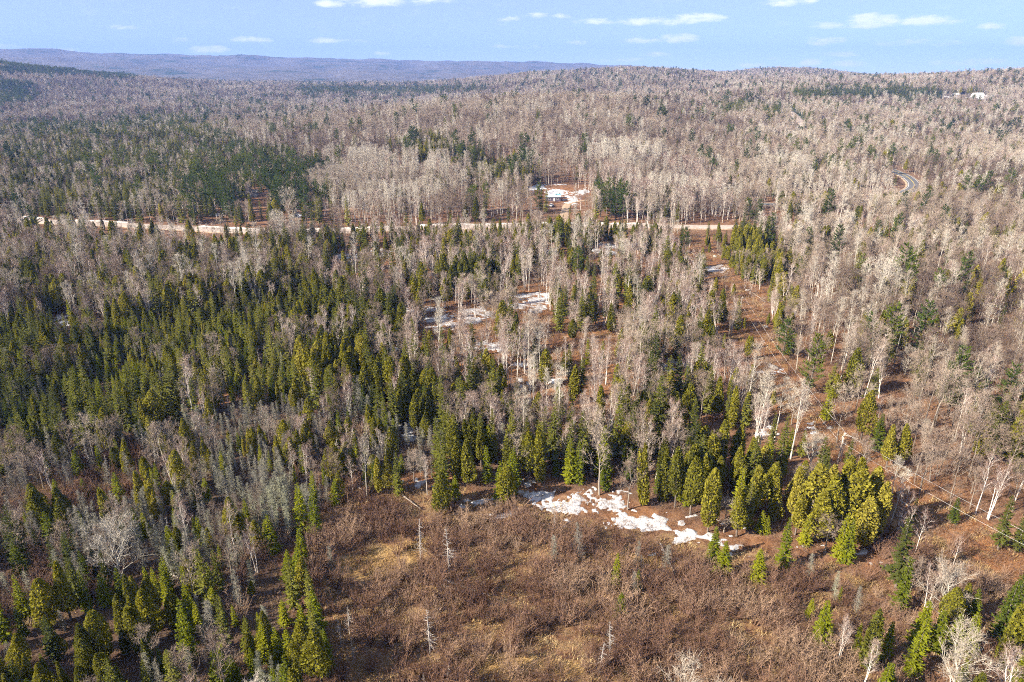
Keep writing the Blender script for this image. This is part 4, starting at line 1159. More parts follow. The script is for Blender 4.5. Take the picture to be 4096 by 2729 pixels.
# ------------------------------------------------------------------ trees that can be recognised singly: (kind, base x, base y, top y in photo px, label)
HERO = [
    ('pine', 2235, 1010, 880, 'bushy dark green white pine standing alone in front of the road, centre'), ('pine', 2735, 1010, 905, 'bright green rounded pine at the head of the cut line by the road'), ('pine', 2310, 1110, 985, 'narrow dark pine below the bushy lone pine'),
    ('cedar', 2870, 985, 890, 'yellow-green rounded cedar on the right of the cut line head'), ('pine', 3188, 1130, 1025, 'dark pine in the bare wood right of the upper cut line'), ('pine', 3128, 1440, 1275, 'dense dark green fir-like pine right of the cut line, middle'),
    ('pine', 3232, 1575, 1325, 'tall leaning yellow-green pine with a bare lower trunk right of the cut line'), ('pine', 3085, 1010, 935, 'dark pine in the bare wood, right of the yellow-green cedar'), ('cedar', 2930, 1000, 900, 'olive cedar right of the yellow-green rounded cedar'),
    ('cedar', 2925, 1720, 1545, 'large green cedar west of the cut line, front of a pair'), ('cedar', 2860, 1680, 1510, 'large olive cedar west of the cut line, rear of a pair'), ('cedar', 2985, 1700, 1570, 'yellow-green cedar on the right of the pair west of the cut line'),
    ('maple', 3345, 1772, 1540, 'tall split-trunk grey maple on the cut line above the pole'), ('maple', 3165, 1700, 1560, 'leaning brush-like bare maple on the west edge of the cut line'), ('cedar', 3440, 1770, 1560, 'tall sparse olive cedar right of the split-trunk maple'), ('fir', 3300, 1680, 1540, 'bright green fir at the cut edge left of the split-trunk maple'),
    ('fir', 3505, 1800, 1650, 'bright green fir among bare trunks right of the cut line'), ('cedar', 3545, 1870, 1700, 'pale olive cedar left of a pair right of the cut line'), ('cedar', 3600, 1870, 1700, 'pale olive cedar right of a pair right of the cut line'),
    ('oldmaple', 3240, 1870, 1735, 'fan-shaped bare shrubby maple left of the pole above the cedar clump'),
    # the big cedar clump
    ('cedar', 3235, 2100, 1855, 'yellow-topped cedar at the west shoulder of the big cedar clump'), ('cedar', 3290, 2120, 1860, 'tall olive cedar inside the big clump, second from west'), ('cedar', 3370, 2060, 1825, 'highest cedar at the back of the big clump'), ('cedar', 3415, 2070, 1835, 'cedar at the back of the big clump, right of the highest'),
    ('cedar', 3310, 2160, 1905, 'pale olive cedar in the front middle of the big clump'), ('cedar', 3390, 2150, 1875, 'sunlit cedar in the centre of the big clump'), ('cedar', 3450, 2130, 1870, 'bright yellow-green cedar on the east shoulder of the big clump'), ('cedar', 3480, 2170, 1925, 'tallest-standing cedar on the east rim of the big clump'), ('cedar', 3180, 2140, 1980, 'short pale cedar at the west foot of the big clump'), ('cedar', 3255, 2170, 1960, 'green cedar at the front west of the big clump'), ('cedar', 3445, 2195, 1990, 'cedar at the front east foot of the big clump'),
    ('fir', 3355, 2240, 2050, 'fir with lichen-grey lower boughs in front of the big cedar clump'), ('fir', 3380, 2250, 2075, 'second fir in front of the big cedar clump, right of the grey-boughed one'), ('fir', 3215, 2180, 2060, 'small dark fir at the foot of the cedar clump, west'), ('maple', 3300, 2210, 2060, 'pale grey bare sapling in front of the big cedar clump'),
    # marsh edge firs
    ('fir', 2850, 2245, 2105, 'bright green fir at the end of the snow tongue, upper of two'), ('fir', 2890, 2300, 2165, 'bright green fir in the alders, lower of two by the snow tongue'), ('fir', 3030, 2325, 2195, 'lone bright fir in the alders right of the two by the snow tongue'), ('fir', 3130, 2275, 2070, 'slim tall fir in the alders left of the cedar clump front'), ('fir', 3040, 2130, 2040, 'small fir at the snow tongue end, left of a twin pair'), ('fir', 3062, 2135, 2060, 'small fir at the snow tongue end, right of a twin pair'),
    ('fir', 2482, 2470, 2370, 'lone small dark fir standing in the middle of the marsh alders'), ('cedar', 2830, 2130, 1870, 'large olive cedar above the snow tongue, west of the bare trunks'), ('cedar', 3000, 2080, 1860, 'tall pale cedar left of the big cedar clump'), ('fir', 2950, 2060, 1870, 'dark blue-green fir beside the tall pale cedar'), ('maple', 2895, 2130, 1990, 'cluster of grey bare stems above the snow tongue'),
    ('cedar', 2570, 2020, 1770, 'broad olive cedar above the snow field, left of a pair'), ('cedar', 2700, 2030, 1790, 'bright yellow-green broad cedar above the snow field'), ('cedar', 2650, 2010, 1800, 'olive cedar behind the broad yellow-green one'), ('cedar', 2760, 2060, 1830, 'green cedar right of the broad yellow-green one'), ('fir', 2280, 1930, 1750, 'bright green fir above the snow field, left of a pair'), ('fir', 2315, 1935, 1760, 'bright green fir above the snow field, right of a pair'), ('fir', 2420, 1960, 1790, 'dark green fir behind the middle of the snow field'),
    ('cedar', 2165, 1930, 1700, 'olive cedar just west of the snow field, tallest of its row'), ('cedar', 2110, 1920, 1730, 'olive cedar at the west end of the snow field'), ('cedar', 1830, 1930, 1745, 'cedar on the marsh north rim, west end of the row'), ('cedar', 1870, 1940, 1760, 'narrow cedar on the marsh north rim, second in the row'), ('fir', 1820, 2000, 1900, 'small dark fir at the north rim of the marsh'), ('fir', 2000, 2010, 1845, 'slim fir on the marsh rim, left of a pair before the dark gap'), ('cedar', 2030, 2020, 1865, 'slim pale cedar on the marsh rim, right of a pair before the dark gap'), ('fir', 1950, 1930, 1780, 'dark fir in the shaded row behind the marsh rim'), ('fir', 2060, 1940, 1790, 'dark fir behind the slim pair on the marsh rim'), ('maple', 2510, 2040, 1840, 'vase-shaped pinkish bare tree beside the snow field'), ('maple', 1655, 1925, 1800, 'pinkish bare tree beside a snow scrap at the north rim of the marsh'),
    # snags
    ('snag', 1797, 2295, 2105, 'bleached dead spruce standing alone in the tawny marsh grass'), ('snag', 1683, 2245, 2080, 'thin dead stem left of the bleached marsh spruce'), ('snag', 2215, 2130, 2050, 'short bleached snag below the snow field'), ('snag', 1722, 2615, 2440, 'white dead spruce in the lower marsh shade edge'), ('snag', 1400, 2540, 2415, 'pale dead spruce in the marsh shade by the dark conifers, upper'), ('snag', 1368, 2590, 2470, 'pale dead spruce in the marsh shade, far west'), ('snag', 1415, 2640, 2540, 'pale dead spruce in the marsh shade, lower'), ('snag', 2440, 2625, 2485, 'dead spruce in the lower marsh, upper of two'), ('snag', 2400, 2690, 2560, 'dead spruce in the lower marsh, lower of two'), ('snag', 1790, 2740, 2660, 'short snag at the bottom of the marsh shade'), ('snag', 1700, 2760, 2690, 'grey snag at the bottom left of the marsh'),
    # lower right
    ('birch', 3355, 2640, 2470, 'white birch with bright trunk in the lower right alders'), ('birch', 3448, 2760, 2560, 'thin white birch at the bottom, right of the bright birch'), ('birch', 3605, 2170, 2020, 'leaning white birch in the shade right of the cedar clump'), ('birch', 3655, 2230, 2040, 'white birch leaning right of the shaded one below the wires'), ('birch', 3575, 2160, 2030, 'grey-stemmed birch at the clump shadow edge'), ('birch', 3805, 2290, 2150, 'forked white birch alone below the wires'),
    ('oldmaple', 3760, 2480, 2265, 'huge pale fan-crowned bare tree below the wires'), ('birch', 3700, 2440, 2265, 'white-limbed spreading tree left of the fan-crowned one'), ('oldmaple', 3790, 2790, 2525, 'big rounded bare tree at the bottom, lower right'), ('fir', 3590, 2440, 2220, 'tall bright green spire fir above the fan-crowned tree, west'), ('fir', 3665, 2600, 2395, 'broad bright fir below the fan-crowned tree'), ('fir', 3640, 2700, 2470, 'bright fir left of the rounded bare tree'), ('fir', 3540, 2790, 2650, 'bright yellow-green fir at the bottom edge, lower right'), ('fir', 3740, 2600, 2440, 'green fir just right of the broad bright one'), ('fir', 3800, 2620, 2450, 'green fir left of the dark pair'), ('fir', 3860, 2630, 2450, 'blue-green fir above the rounded bare tree'), ('cedar', 4000, 2680, 2420, 'large yellow-green cedar near the lower right corner'), ('fir', 3990, 2560, 2310, 'dark spire fir right of the fan-crowned tree'), ('fir', 4040, 2480, 2270, 'spire fir nearest the wires at the right edge'), ('fir', 4080, 2640, 2400, 'dark fir at the right edge near the corner'), ('fir', 3280, 2590, 2400, 'bright green fir standing in the lower right alders'), ('fir', 3235, 2470, 2390, 'small dark fir just above the bright alder fir'), ('fir', 3810, 2090, 1990, 'bushy young fir beside the wires, upper'), ('spruce', 3990, 2200, 1980, 'tall green spruce behind the wires, left of a pair at the edge'), ('spruce', 4060, 2210, 1990, 'tall green spruce behind the wires at the right edge'), ('fir', 4060, 2770, 2560, 'green fir in the lower right corner'), ('birch', 3900, 2060, 1800, 'leaning white birch above the wires at the right'), ('birch', 3950, 2080, 1850, 'slim white birch right of the leaning one above the wires'), ('birch', 4060, 2000, 1800, 'bright white birch at the right edge above the wires'), ('maple', 3675, 1980, 1780, 'grey maple over the rusty ground beside the wires'),
    # lower left
    ('fir', 1212, 2130, 1925, 'slender yellow-green spire fir at the marsh west edge, left of a pair'), ('fir', 1268, 2145, 1955, 'slender spire fir at the marsh west edge, right of a pair'), ('fir', 1088, 2210, 2060, 'leaning bright fir in the grey wood west of the spire pair'), ('fir', 480, 2010, 1885, 'dark cone-shaped fir alone in the brown brush, west'), ('fir', 235, 2000, 1915, 'young fir in the brown brush, far west'), ('fir', 345, 1990, 1910, 'small slim fir between the young fir and the dark cone'), ('fir', 185, 2110, 2010, 'fir with bright west side in the grey brush'), ('fir', 830, 2010, 1910, 'small dark fir in the grey wood, centre west'), ('fir', 320, 1900, 1800, 'bright fir at the south rim of the dense conifers'), ('cedar', 285, 2480, 2250, 'large olive cedar rising over the western wet wood'), ('cedar', 205, 2520, 2320, 'grey-green broad fir-like cedar left of the large olive one'), ('fir', 430, 2420, 2290, 'vivid green fir in a gap right of the large olive cedar'), ('cedar', 570, 2620, 2380, 'yellow-olive cedar with bright top, lower west'), ('cedar', 420, 2650, 2440, 'rounded grey-olive cedar in the lower west'), ('cedar', 620, 2470, 2310, 'pale olive cedar behind the bright-topped one'), ('fir', 760, 2640, 2390, 'green fir with dark skirt, lower west centre'), ('fir', 860, 2450, 2340, 'deep green bushy fir beside a grey leaning tree'), ('spruce', 840, 2440, 2190, 'spruce with grey lichen-hung side in the wet wood'), ('cedar', 1290, 2740, 2515, 'orange-tinted yellow cedar at the marsh corner, bottom'), ('fir', 1200, 2330, 2190, 'dark fir on the shadow edge of the marsh'), ('fir', 1160, 2330, 2200, 'dark fir left of the one on the shadow edge'), ('fir', 1140, 2500, 2400, 'dark pointed fir in the tight group by the marsh, upper'), ('fir', 1210, 2540, 2420, 'dark pointed fir in the tight group by the marsh, right'), ('fir', 1120, 2640, 2510, 'green pointed fir in the tight group, lower left'), ('fir', 1160, 2650, 2515, 'green pointed fir in the tight group, lower right'), ('cedar', 1010, 2390, 2320, 'small yellow rounded cedar on the shadow edge'), ('fir', 940, 2740, 2620, 'bright yellow-green spire fir at the bottom, west centre'), ('fir', 20, 2560, 2340, 'dark fir at the left edge, lower'), ('fir', 90, 2320, 2170, 'ragged bright fir near the left edge'), ('oldmaple', 490, 2330, 2100, 'warm grey spreading bare tree over dark ground, west'), ('larch', 580, 2290, 2080, 'pale grey feathery dead-looking larch right of the spreading bare tree'), ('maple', 930, 2330, 2110, 'lilac-grey bare tree behind the small yellow cedar'), ('birch', 1030, 2290, 2120, 'crooked whitish tree by the dark firs at the shadow edge'),
    ('cedar', 1225, 2400, 2230, 'dark cedar on the marsh west shore, upper of the shadow-casting row'), ('spruce', 1255, 2470, 2270, 'dark spruce on the marsh west shore, second of the shadow-casting row'), ('fir', 1275, 2540, 2360, 'dark fir on the marsh west shore, third of the shadow-casting row'), ('spruce', 1265, 2610, 2400, 'dark spruce on the marsh west shore, fourth of the shadow-casting row'), ('fir', 1310, 2690, 2510, 'dark fir at the bottom of the marsh west shore row'), ('cedar', 1240, 2680, 2480, 'dark cedar behind the bottom of the marsh west shore row'), ('spruce', 1180, 2440, 2230, 'tall dark spruce behind the marsh west shore row'), ('fir', 1215, 2270, 2110, 'dark fir where the marsh west shore begins'),
    # beyond the road
    ('pine', 565, 468, 418, 'tall dark white pine above the western wood, far beyond the road'), ('pine', 2466, 372, 348, 'small dark pine alone on the distant hillside'), ('pine', 2034, 360, 345, 'rounded dark pine at the far end of the dark plantation'), ('pine', 3150, 668, 615, 'dark rounded pine over the bare wood, left of two above the paved road'), ('pine', 3293, 688, 615, 'larger dark pine over the bare wood, right of two above the paved road'), ('pine', 3870, 512, 470, 'broad dark pine alone on the right hillside'), ('pine', 3980, 528, 490, 'small pine right of the broad one on the hillside'), ('pine', 3215, 518, 470, 'spreading pine at the far road'), ('pine', 3075, 512, 470, 'pine left of the far road'), ('pine', 3295, 508, 474, 'small pine right of the far road'), ('pine', 3680, 538, 508, 'low yellowish pine in the bare wood on the right hillside'), ('pine', 3845, 650, 618, 'dark pine above the pale bare wood at the right'), ('pine', 3185, 880, 810, 'bushy dark pine by the paved road, left side'), ('pine', 3090, 800, 770, 'dark pine in the wood left of the paved road'), ('cedar', 850, 880, 790, 'yellow-green spruce-like cedar at the roadside by the pole'), ('pine', 960, 830, 705, 'tall blue-green pine in front of the grey house'), ('pine', 1050, 790, 675, 'tall feathery pine right of the grey house'), ('oldmaple', 1160, 880, 760, 'big white spreading bare tree right of the grey house'), ('spruce', 2165, 850, 765, 'green spruce before the house trailer, left of a pair'), ('spruce', 2185, 855, 755, 'dark spruce before the house trailer, right of a pair'), ('spruce', 2280, 860, 815, 'dark little spruce in front of the snow heap'), ('spruce', 1280, 900, 785, 'tall green spruce by the road, left of a dark pair'), ('spruce', 1395, 910, 780, 'tall dark spruce by the road, centre left'), ('spruce', 1690, 660, 600, 'dark spire spruce among pale aspens on the slope'), ('pine', 1815, 630, 588, 'small dark conifer right of the spire spruces on the slope'), ('pine', 3860, 960, 900, 'dark olive pine over the bare wood, far right below the road'), ('oldmaple', 3620, 1500, 1390, 'pale fan-crowned maple in the eastern wood, right of the leaning pine'),
]

# ------------------------------------------------------------------ scatter


def jitter_grid(d0, d1, cell, az0=-47, az1=45):
    X0 = d1 * math.sin(R(az0)); X1 = d1 * math.sin(R(az1))
    gx = np.arange(X0, X1, cell); gy = np.arange(d0 * math.cos(R(47)), d1, cell)
    X, Y = np.meshgrid(gx, gy)
    X = X + rs.uniform(-.48, .48, X.shape) * cell; Y = Y + rs.uniform(-.48, .48, Y.shape) * cell
    X = X.ravel(); Y = Y.ravel()
    d = np.hypot(X, Y); a = np.degrees(np.arctan2(X, Y))
    k = (d >= d0) & (d < d1) & (a > az0) & (a < az1)
    return X[k], Y[k]


def visible(x, y, z, lift):
    """rough test: is a tree top above the skyline of the ground in front of it?"""
    ok = np.ones(x.shape, bool); d = np.hypot(x, y); top = (z + lift - CAM_Z) / d
    for s in np.linspace(.3, .95, 14):
        q = (hgt(x * s, y * s, True) + 3.0 - CAM_Z) / (d * s)
        ok &= top > q
    return ok


hero_xy = []
for kn, bx, by, ty, lab in HERO:
    g = ground(bx, by); hero_xy.append((g.x, g.y, g.z))
hero_xy = np.array(hero_xy)

PX, PY, PK, PH = [], [], [], []
for d0, d1, cell, mult in ((48, 345, 1.4, 1.0), (345, 800, 2.9, 1.0), (800, 1500, 4.0, 1.02), (1500, 3300, 5.6, 1.2)):
    x, y = jitter_grid(d0, d1, cell); z = hgt(x, y)
    if d0 >= 345:
        v = visible(x, y, z, 17.0); x, y, z = x[v], y[v], z[v]
    cl = cover(x, y, z, 5.0 if d0 < 345 else 8.0, True)
    sp = np.array([MIX[c][0] for c in CLS])[cl] * mult
    clump = (.85 + .6 * wob(x, y, 22, 31)) if d0 < 345 else (.95 + .7 * wob(x, y, 48, 31))
    if d0 < 345: clump = np.where(cl == CI['A'], .9 + 1.1 * wob(x, y, 10, 37), clump)
    keep = rs.rand(len(x)) < np.clip((cell / sp) ** 2 * clump, 0, 1)
    keep &= cl != CI['R']
    x, y, z, cl = x[keep], y[keep], z[keep], cl[keep]
    kinds = np.empty(len(x), object)
    stand = wob(x, y, 26, 33)
    for ci in np.unique(cl):
        w = MIX[CLS[ci]][1]; ks = list(w); p = np.cumsum([w[q] for q in ks]); p /= p[-1]
        sel = np.nonzero(cl == ci)[0]
        u = rs.rand(len(sel)) * .7 + .5 * stand[sel]
        u = (np.argsort(np.argsort(u)) + .5) / len(sel)
        kinds[sel] = np.array(ks, object)[np.searchsorted(p, u, 'right').clip(0, len(ks) - 1)]
    hh = np.zeros(len(x)); u = rs.rand(len(x))
    for kn, (_, _, _, (a, b)) in KINDS.items():
        s = kinds == kn; hh[s] = a + (b - a) * (u[s] * .6 + rs.rand(s.sum()) * .4)
    small = np.isin(cl, [CI['S'], CI['G'], CI['Q'], CI['A']]) & (kinds != 'alder')
    hh[small] *= .74
    hh[(cl == CI['U']) & np.isin(kinds, ['aspen', 'maple', 'birch'])] *= .8
    grove = wob(x, y, 55, 35); hh *= 1 + .26 * grove + rs.normal(0, .07, len(x))
    # low scrub along the road's near side, round the paved bend and on the camera side of the cut line
    if d0 < 800:
        rd = near_line(road_w, x, y); south = rd < 26
        lo = south & (hgt(x, y) < 50) & (y < np.interp(x, road_w[:, 0], road_w[:, 1]))
        hh[lo] *= np.interp(rd[lo], [8, 26], [.35, .85])
        drop = lo & (rs.rand(len(x)) < .45)
        td = near_line(tar_w, x, y); lo2 = (td < 22) & (x > 150) & (y < np.hypot(*tar_w[-5]) - 40); hh[lo2] *= np.interp(td[lo2], [6, 22], [.55, .9])
        cd = near_line(cut_w, x, y); lo3 = cd < 13; hh[lo3] *= np.where(kinds[lo3] == 'alder', 1, np.where(cd[lo3] < 5, .45, .75)); drop |= lo3 & (rs.rand(len(x)) < .15)
    else: drop = np.zeros(len(x), bool)
    hh *= {1.0: 1.0, 1.02: 1.0, 1.2: 1.05}[mult]
    ok = ~drop
    if d0 < 800:
        for hx, hy, hz in hero_xy:
            ok &= np.hypot(x - hx, y - hy) > np.where(kinds == 'alder', .9, 1.7)
        for W in snow_xy:
            ins = inside(W, x, y)
            ok &= ~(ins & (rs.rand(len(x)) < .72))
    if d0 < 1500:
        zz = hgt(x, y); rnd = rs.rand(len(x)); rnd2 = rs.rand(len(x))
        for fr in (.3, .62, .95):
            qx, qy = project(x, y, zz + hh * fr); qx, qy = qx / OV, qy / OV
            for p_, w_ in OPEN:
                ok &= ~(inside(np.array(p_, float), qx, qy) & (rnd < w_))
            if d0 < 345:
                for si, (lab, ol) in enumerate(SNOW):
                    ok &= ~(inside(np.array(ol, float) / OV, qx, qy) & (rnd2 < (.93 if si < 2 else .78)))
        # nothing taller in front of a tree that stands out
        bx_, by_ = project(x, y, zz); tx_, ty_ = project(x, y, zz + hh)
        wd_ = np.where(np.isin(kinds, ['maple']), .26, .13) * np.hypot(bx_ - tx_, by_ - ty_)
        for (kn_, hx, hy, ht, lab) in HERO:
            half = .22 * (hy - ht)
            hit = (by_ > hy - 4) & (by_ < hy + 420) & (ty_ < hy - .30 * (hy - ht)) & (np.abs(tx_ - hx) < half + wd_ * .8) & (kinds != 'alder')
            ok &= ~(hit & (rnd < .9))
    PX.append(x[ok]); PY.append(y[ok]); PK.append(kinds[ok]); PH.append(hh[ok])
PX = np.concatenate(PX); PY = np.concatenate(PY); PK = np.concatenate(PK); PH = np.concatenate(PH); PZ = hgt(PX, PY)
SX, SY = project(PX, PY, PZ); TX, TY = project(PX, PY, PZ + PH)
SIZE = np.hypot(TX - SX, TY - SY)
in_frame = (np.minimum(SX, TX) > 20) & (np.maximum(SX, TX) < 4076) & (TY > 0) & ((SY + TY) / 2 < 2715)

NAMES = {'oldmaple': ('maple_tree', 'bare maple'), 'fir': ('fir_tree', 'fir'), 'spruce': ('spruce_tree', 'spruce'), 'cedar': ('cedar_tree', 'cedar'), 'pine': ('pine_tree', 'pine'), 'maple': ('maple_tree', 'bare maple'), 'birch': ('birch_tree', 'bare white birch'), 'aspen': ('aspen_tree', 'bare pale aspen'),
         'larch': ('larch_tree', 'bare grey larch'), 'snag': ('dead_tree', 'bleached dead conifer'), 'alder': ('alder_shrub', 'brown leafless alder bush')}
CATS = {'oldmaple': 'bare tree', 'fir': 'fir tree', 'spruce': 'spruce tree', 'cedar': 'cedar tree', 'pine': 'pine tree', 'maple': 'bare tree', 'birch': 'birch tree', 'aspen': 'aspen tree', 'larch': 'larch tree', 'snag': 'dead tree', 'alder': 'shrub'}
GROUPS = {'oldmaple': 'bare hardwood trees', 'fir': 'fir trees', 'spruce': 'spruce trees', 'cedar': 'cedar trees', 'pine': 'pine trees', 'maple': 'bare hardwood trees', 'birch': 'white birches', 'aspen': 'pale aspens', 'larch': 'grey larches of the wet wood', 'snag': 'dead trees', 'alder': 'alder bushes of the marsh'}
n_obj = {k: 0 for k in KINDS}


def plant(kn, x, y, z, height, rz, variant, label, tilt=(0.0, 0.0), fat=1.0):
    tm, cm, jm = PROTO[kn][variant]
    s = height / KINDS[kn][2]
    e = bpy.data.objects.new(NAMES[kn][0], None); col.objects.link(e)
    e.location = (x, y, z - .08); e.rotation_euler = (tilt[0], tilt[1], rz); e.scale = (s * fat, s * fat, s)
    e['label'] = label; e['category'] = CATS[kn]; e['group'] = GROUPS[kn]
    t = bpy.data.objects.new('stems' if kn == 'alder' else 'trunk', tm); col.objects.link(t); t.parent = e
    c = bpy.data.objects.new('twigs' if kn == 'alder' else 'crown', cm); col.objects.link(c); c.parent = e
    if kn == 'alder': t['kind'] = 'stuff'; c['kind'] = 'stuff'
    n_obj[kn] += 1


rh = random.Random(3)
LAND = []   # landmarks for labels: (px, py, phrase)
for (kn, bx, by, ty, lab), (x, y, z) in zip(HERO, hero_xy):
    # height so that the top meets its row in the photo
    lo, hi = .5, 40.0
    for _ in range(30):
        m = (lo + hi) / 2; py = project(np.array([x]), np.array([y]), np.array([z + m]))[1][0]
        if py > ty: lo = m
        else: hi = m
    hgt_m = (lo + hi) / 2
    fat = 1.0
    if kn == 'cedar': fat = min(1.25, max(.75, 1.02 * 10 / max(hgt_m, 4)))
    if 3150 < bx < 3500 and 2040 < by < 2200 and kn == 'cedar': fat = 1.2
    if kn == 'fir' : fat = min(1.5, max(.85, 9.0 / hgt_m))
    if kn == 'pine': fat = min(1.5, max(.9, 14 / hgt_m))
    if kn == 'oldmaple': fat = 1.05
    if kn == 'maple': fat = min(1.6, max(.8, 12 / hgt_m))
    plant(kn, x, y, z, hgt_m, rh.uniform(0, 6.28), rh.randrange(KINDS[kn][1]), lab, (rh.uniform(-.03, .03), rh.uniform(-.03, .03)), fat)
for a, b, ph in ((2300, 2000, 'the broad snow field'), (2750, 2140, 'the snow tongue'), (1960, 1390, 'the bright snow bar'), (1885, 1260, 'the central snow patch'), (2125, 1210, 'the upper central snow patch'), (1385, 1030, 'the western roadside snow patch'), (1335, 1150, 'the snow patch left of centre'), (1640, 1730, 'the snow deep in the conifers'),
                 (2690, 1462, 'the snow west of the cut line'), (2425, 1000, 'the snow below the road centre'), (2080, 1500, 'the snow under tall birches'), (3100, 1478, 'the largest boulder'), (3350, 1850, 'the cut line pole'), (738, 892, 'the transformer pole'), (2124, 888, 'the central roadside pole'), (2690, 893, 'the roadside pole by the aspens'), (3505, 800, 'the leaning pole'),
                 (1015, 786, 'the small grey house'), (2212, 803, 'the house trailer'), (2235, 960, 'the lone bushy white pine'), (2735, 960, 'the rounded pine at the cut line head'), (3128, 1360, 'the dense dark pine by the cut line'), (3240, 1450, 'the leaning yellow-green pine'), (2920, 1640, 'the large cedar pair'), (3345, 1660, 'the split-trunk maple'), (3340, 2010, 'the big cedar clump'),
                 (2480, 2420, 'the lone marsh fir'), (1797, 2200, 'the bleached marsh spruce'), (1722, 2530, 'the white snag in the marsh shade'), (1390, 2500, 'the pale snags by the dark conifers'), (2420, 2590, 'the two lower marsh snags'), (3355, 2560, 'the bright birch in the alders'), (3760, 2380, 'the huge fan-crowned tree'), (3790, 2650, 'the big rounded bare tree'), (3030, 2260, 'the lone bright alder fir'),
                 (1240, 2040, 'the spire fir pair'), (480, 1950, 'the dark cone fir'), (285, 2360, 'the large olive cedar, west'), (570, 2500, 'the bright-topped cedar'), (490, 2210, 'the spreading grey tree, west'), (760, 2510, 'the dark-skirted fir'), (1160, 2560, 'the tight fir group'), (1290, 2620, 'the orange-tinted cedar'), (840, 2310, 'the lichen-hung spruce'), (3185, 1080, 'the dark pine in the bare wood'), (2310, 1050, 'the narrow dark pine'),
                 (3620, 1440, 'the pale fan maple'), (4000, 2550, 'the yellow-green corner cedar'), (3805, 2220, 'the forked birch'), (240, 1285, 'the snow in the western wood'), (75, 1170, 'the western snow streak'), (2570, 1900, 'the broad cedars above the snow'), (1850, 1850, 'the marsh-rim cedar row'), (3860, 930, 'the olive pine, far right'), (3150, 640, 'the two pines above the paved road'), (3870, 490, 'the broad hillside pine'),
                 (565, 440, 'the tall western white pine'), (1690, 630, 'the slope spire spruce'), (1280, 840, 'the tall roadside spruce'), (3900, 1930, 'the leaning birch above the wires'), (4030, 2100, 'the spruce pair behind the wires'), (1190, 1128, 'the snow among western grey trees'), (830, 1960, 'the small dark fir, centre west'), (2510, 1940, 'the vase-shaped pink tree'), (1210, 2260, 'the dark fir on the shadow edge'), (500, 1500, 'the middle of the dense conifers'), (150, 1650, 'the dense conifers at the left edge'), (950, 1400, 'the upper dense conifers'), (1150, 1650, 'the east flank of the dense conifers'), (3800, 1650, 'the middle of the eastern wood'), (3500, 1250, 'the upper eastern wood'), (4000, 1250, 'the right edge of the eastern wood'),
                 (2050, 2480, 'the lower middle of the marsh'), (2800, 2550, 'the lower east marsh'), (1500, 2150, 'the marsh north-west bay'), (3100, 2650, 'the bottom alders right of centre'), (600, 1100, 'the wood below the western road'), (800, 600, 'the western slope beyond the road')):
    LAND.append((a, b, ph))
LANDA = np.array([(a, b) for a, b, _ in LAND], float)
ORD = 'nearest second third fourth fifth sixth seventh eighth ninth tenth eleventh twelfth thirteenth fourteenth fifteenth sixteenth seventeenth eighteenth nineteenth twentieth'.split()
CAP = {'oldmaple': 0, 'fir': 235, 'spruce': 270, 'cedar': 235, 'pine': 90, 'maple': 270, 'birch': 270, 'aspen': 260, 'larch': 270, 'snag': 60, 'alder': 290}
single = np.zeros(len(PX), bool)
for kn in KINDS:
    idx = np.nonzero((PK == kn) & in_frame)[0]
    idx = idx[np.argsort(-SIZE[idx])][:max(0, min(CAP[kn], 297 - n_obj[kn]))]
    single[idx] = True
# labels: rank among its kind by photo distance from the nearest landmark, with the side it lies on
rows = {}
for i in np.nonzero(single)[0]:
    mx, my = (SX[i] + TX[i]) / 2, (SY[i] + TY[i]) / 2
    d = np.hypot(LANDA[:, 0] - mx, LANDA[:, 1] - my); j = int(np.argmin(d)); ox, oy = mx - LANDA[j, 0], my - LANDA[j, 1]
    side = ('right of' if ox > 0 else 'left of') if abs(ox) > abs(oy) else ('below' if oy > 0 else 'above')
    rows.setdefault((PK[i], j, side), []).append((d[j], i))
LAB = {}
for (kn, j, side), v in rows.items():
    v.sort(); med = np.median([PH[i] for _, i in v])
    for q, (_, i) in enumerate(v):
        lo_, hi_ = KINDS[kn][3]; t = (PH[i] - lo_) / (hi_ - lo_)
        sz = 'tall' if t > .62 else ('short' if t < .22 else 'medium')
        o_ = ORD[q] if q < len(ORD) else str(q + 1) + 'th'
        LAB[i] = f'{sz} {NAMES[kn][1]}, {o_} {side} {LAND[j][2]}'
for i in np.nonzero(single)[0]:
    kn = PK[i]; lean = .09 if kn in ('birch', 'snag', 'larch') else (.07 if kn in ('maple', 'aspen') else .035)
    plant(kn, PX[i], PY[i], PZ[i], PH[i], rh.uniform(0, 6.28), rh.randrange(KINDS[kn][1]), LAB[i], (rh.gauss(0, lean * .6), rh.gauss(0, lean * .6)), rh.uniform(.88, 1.15))


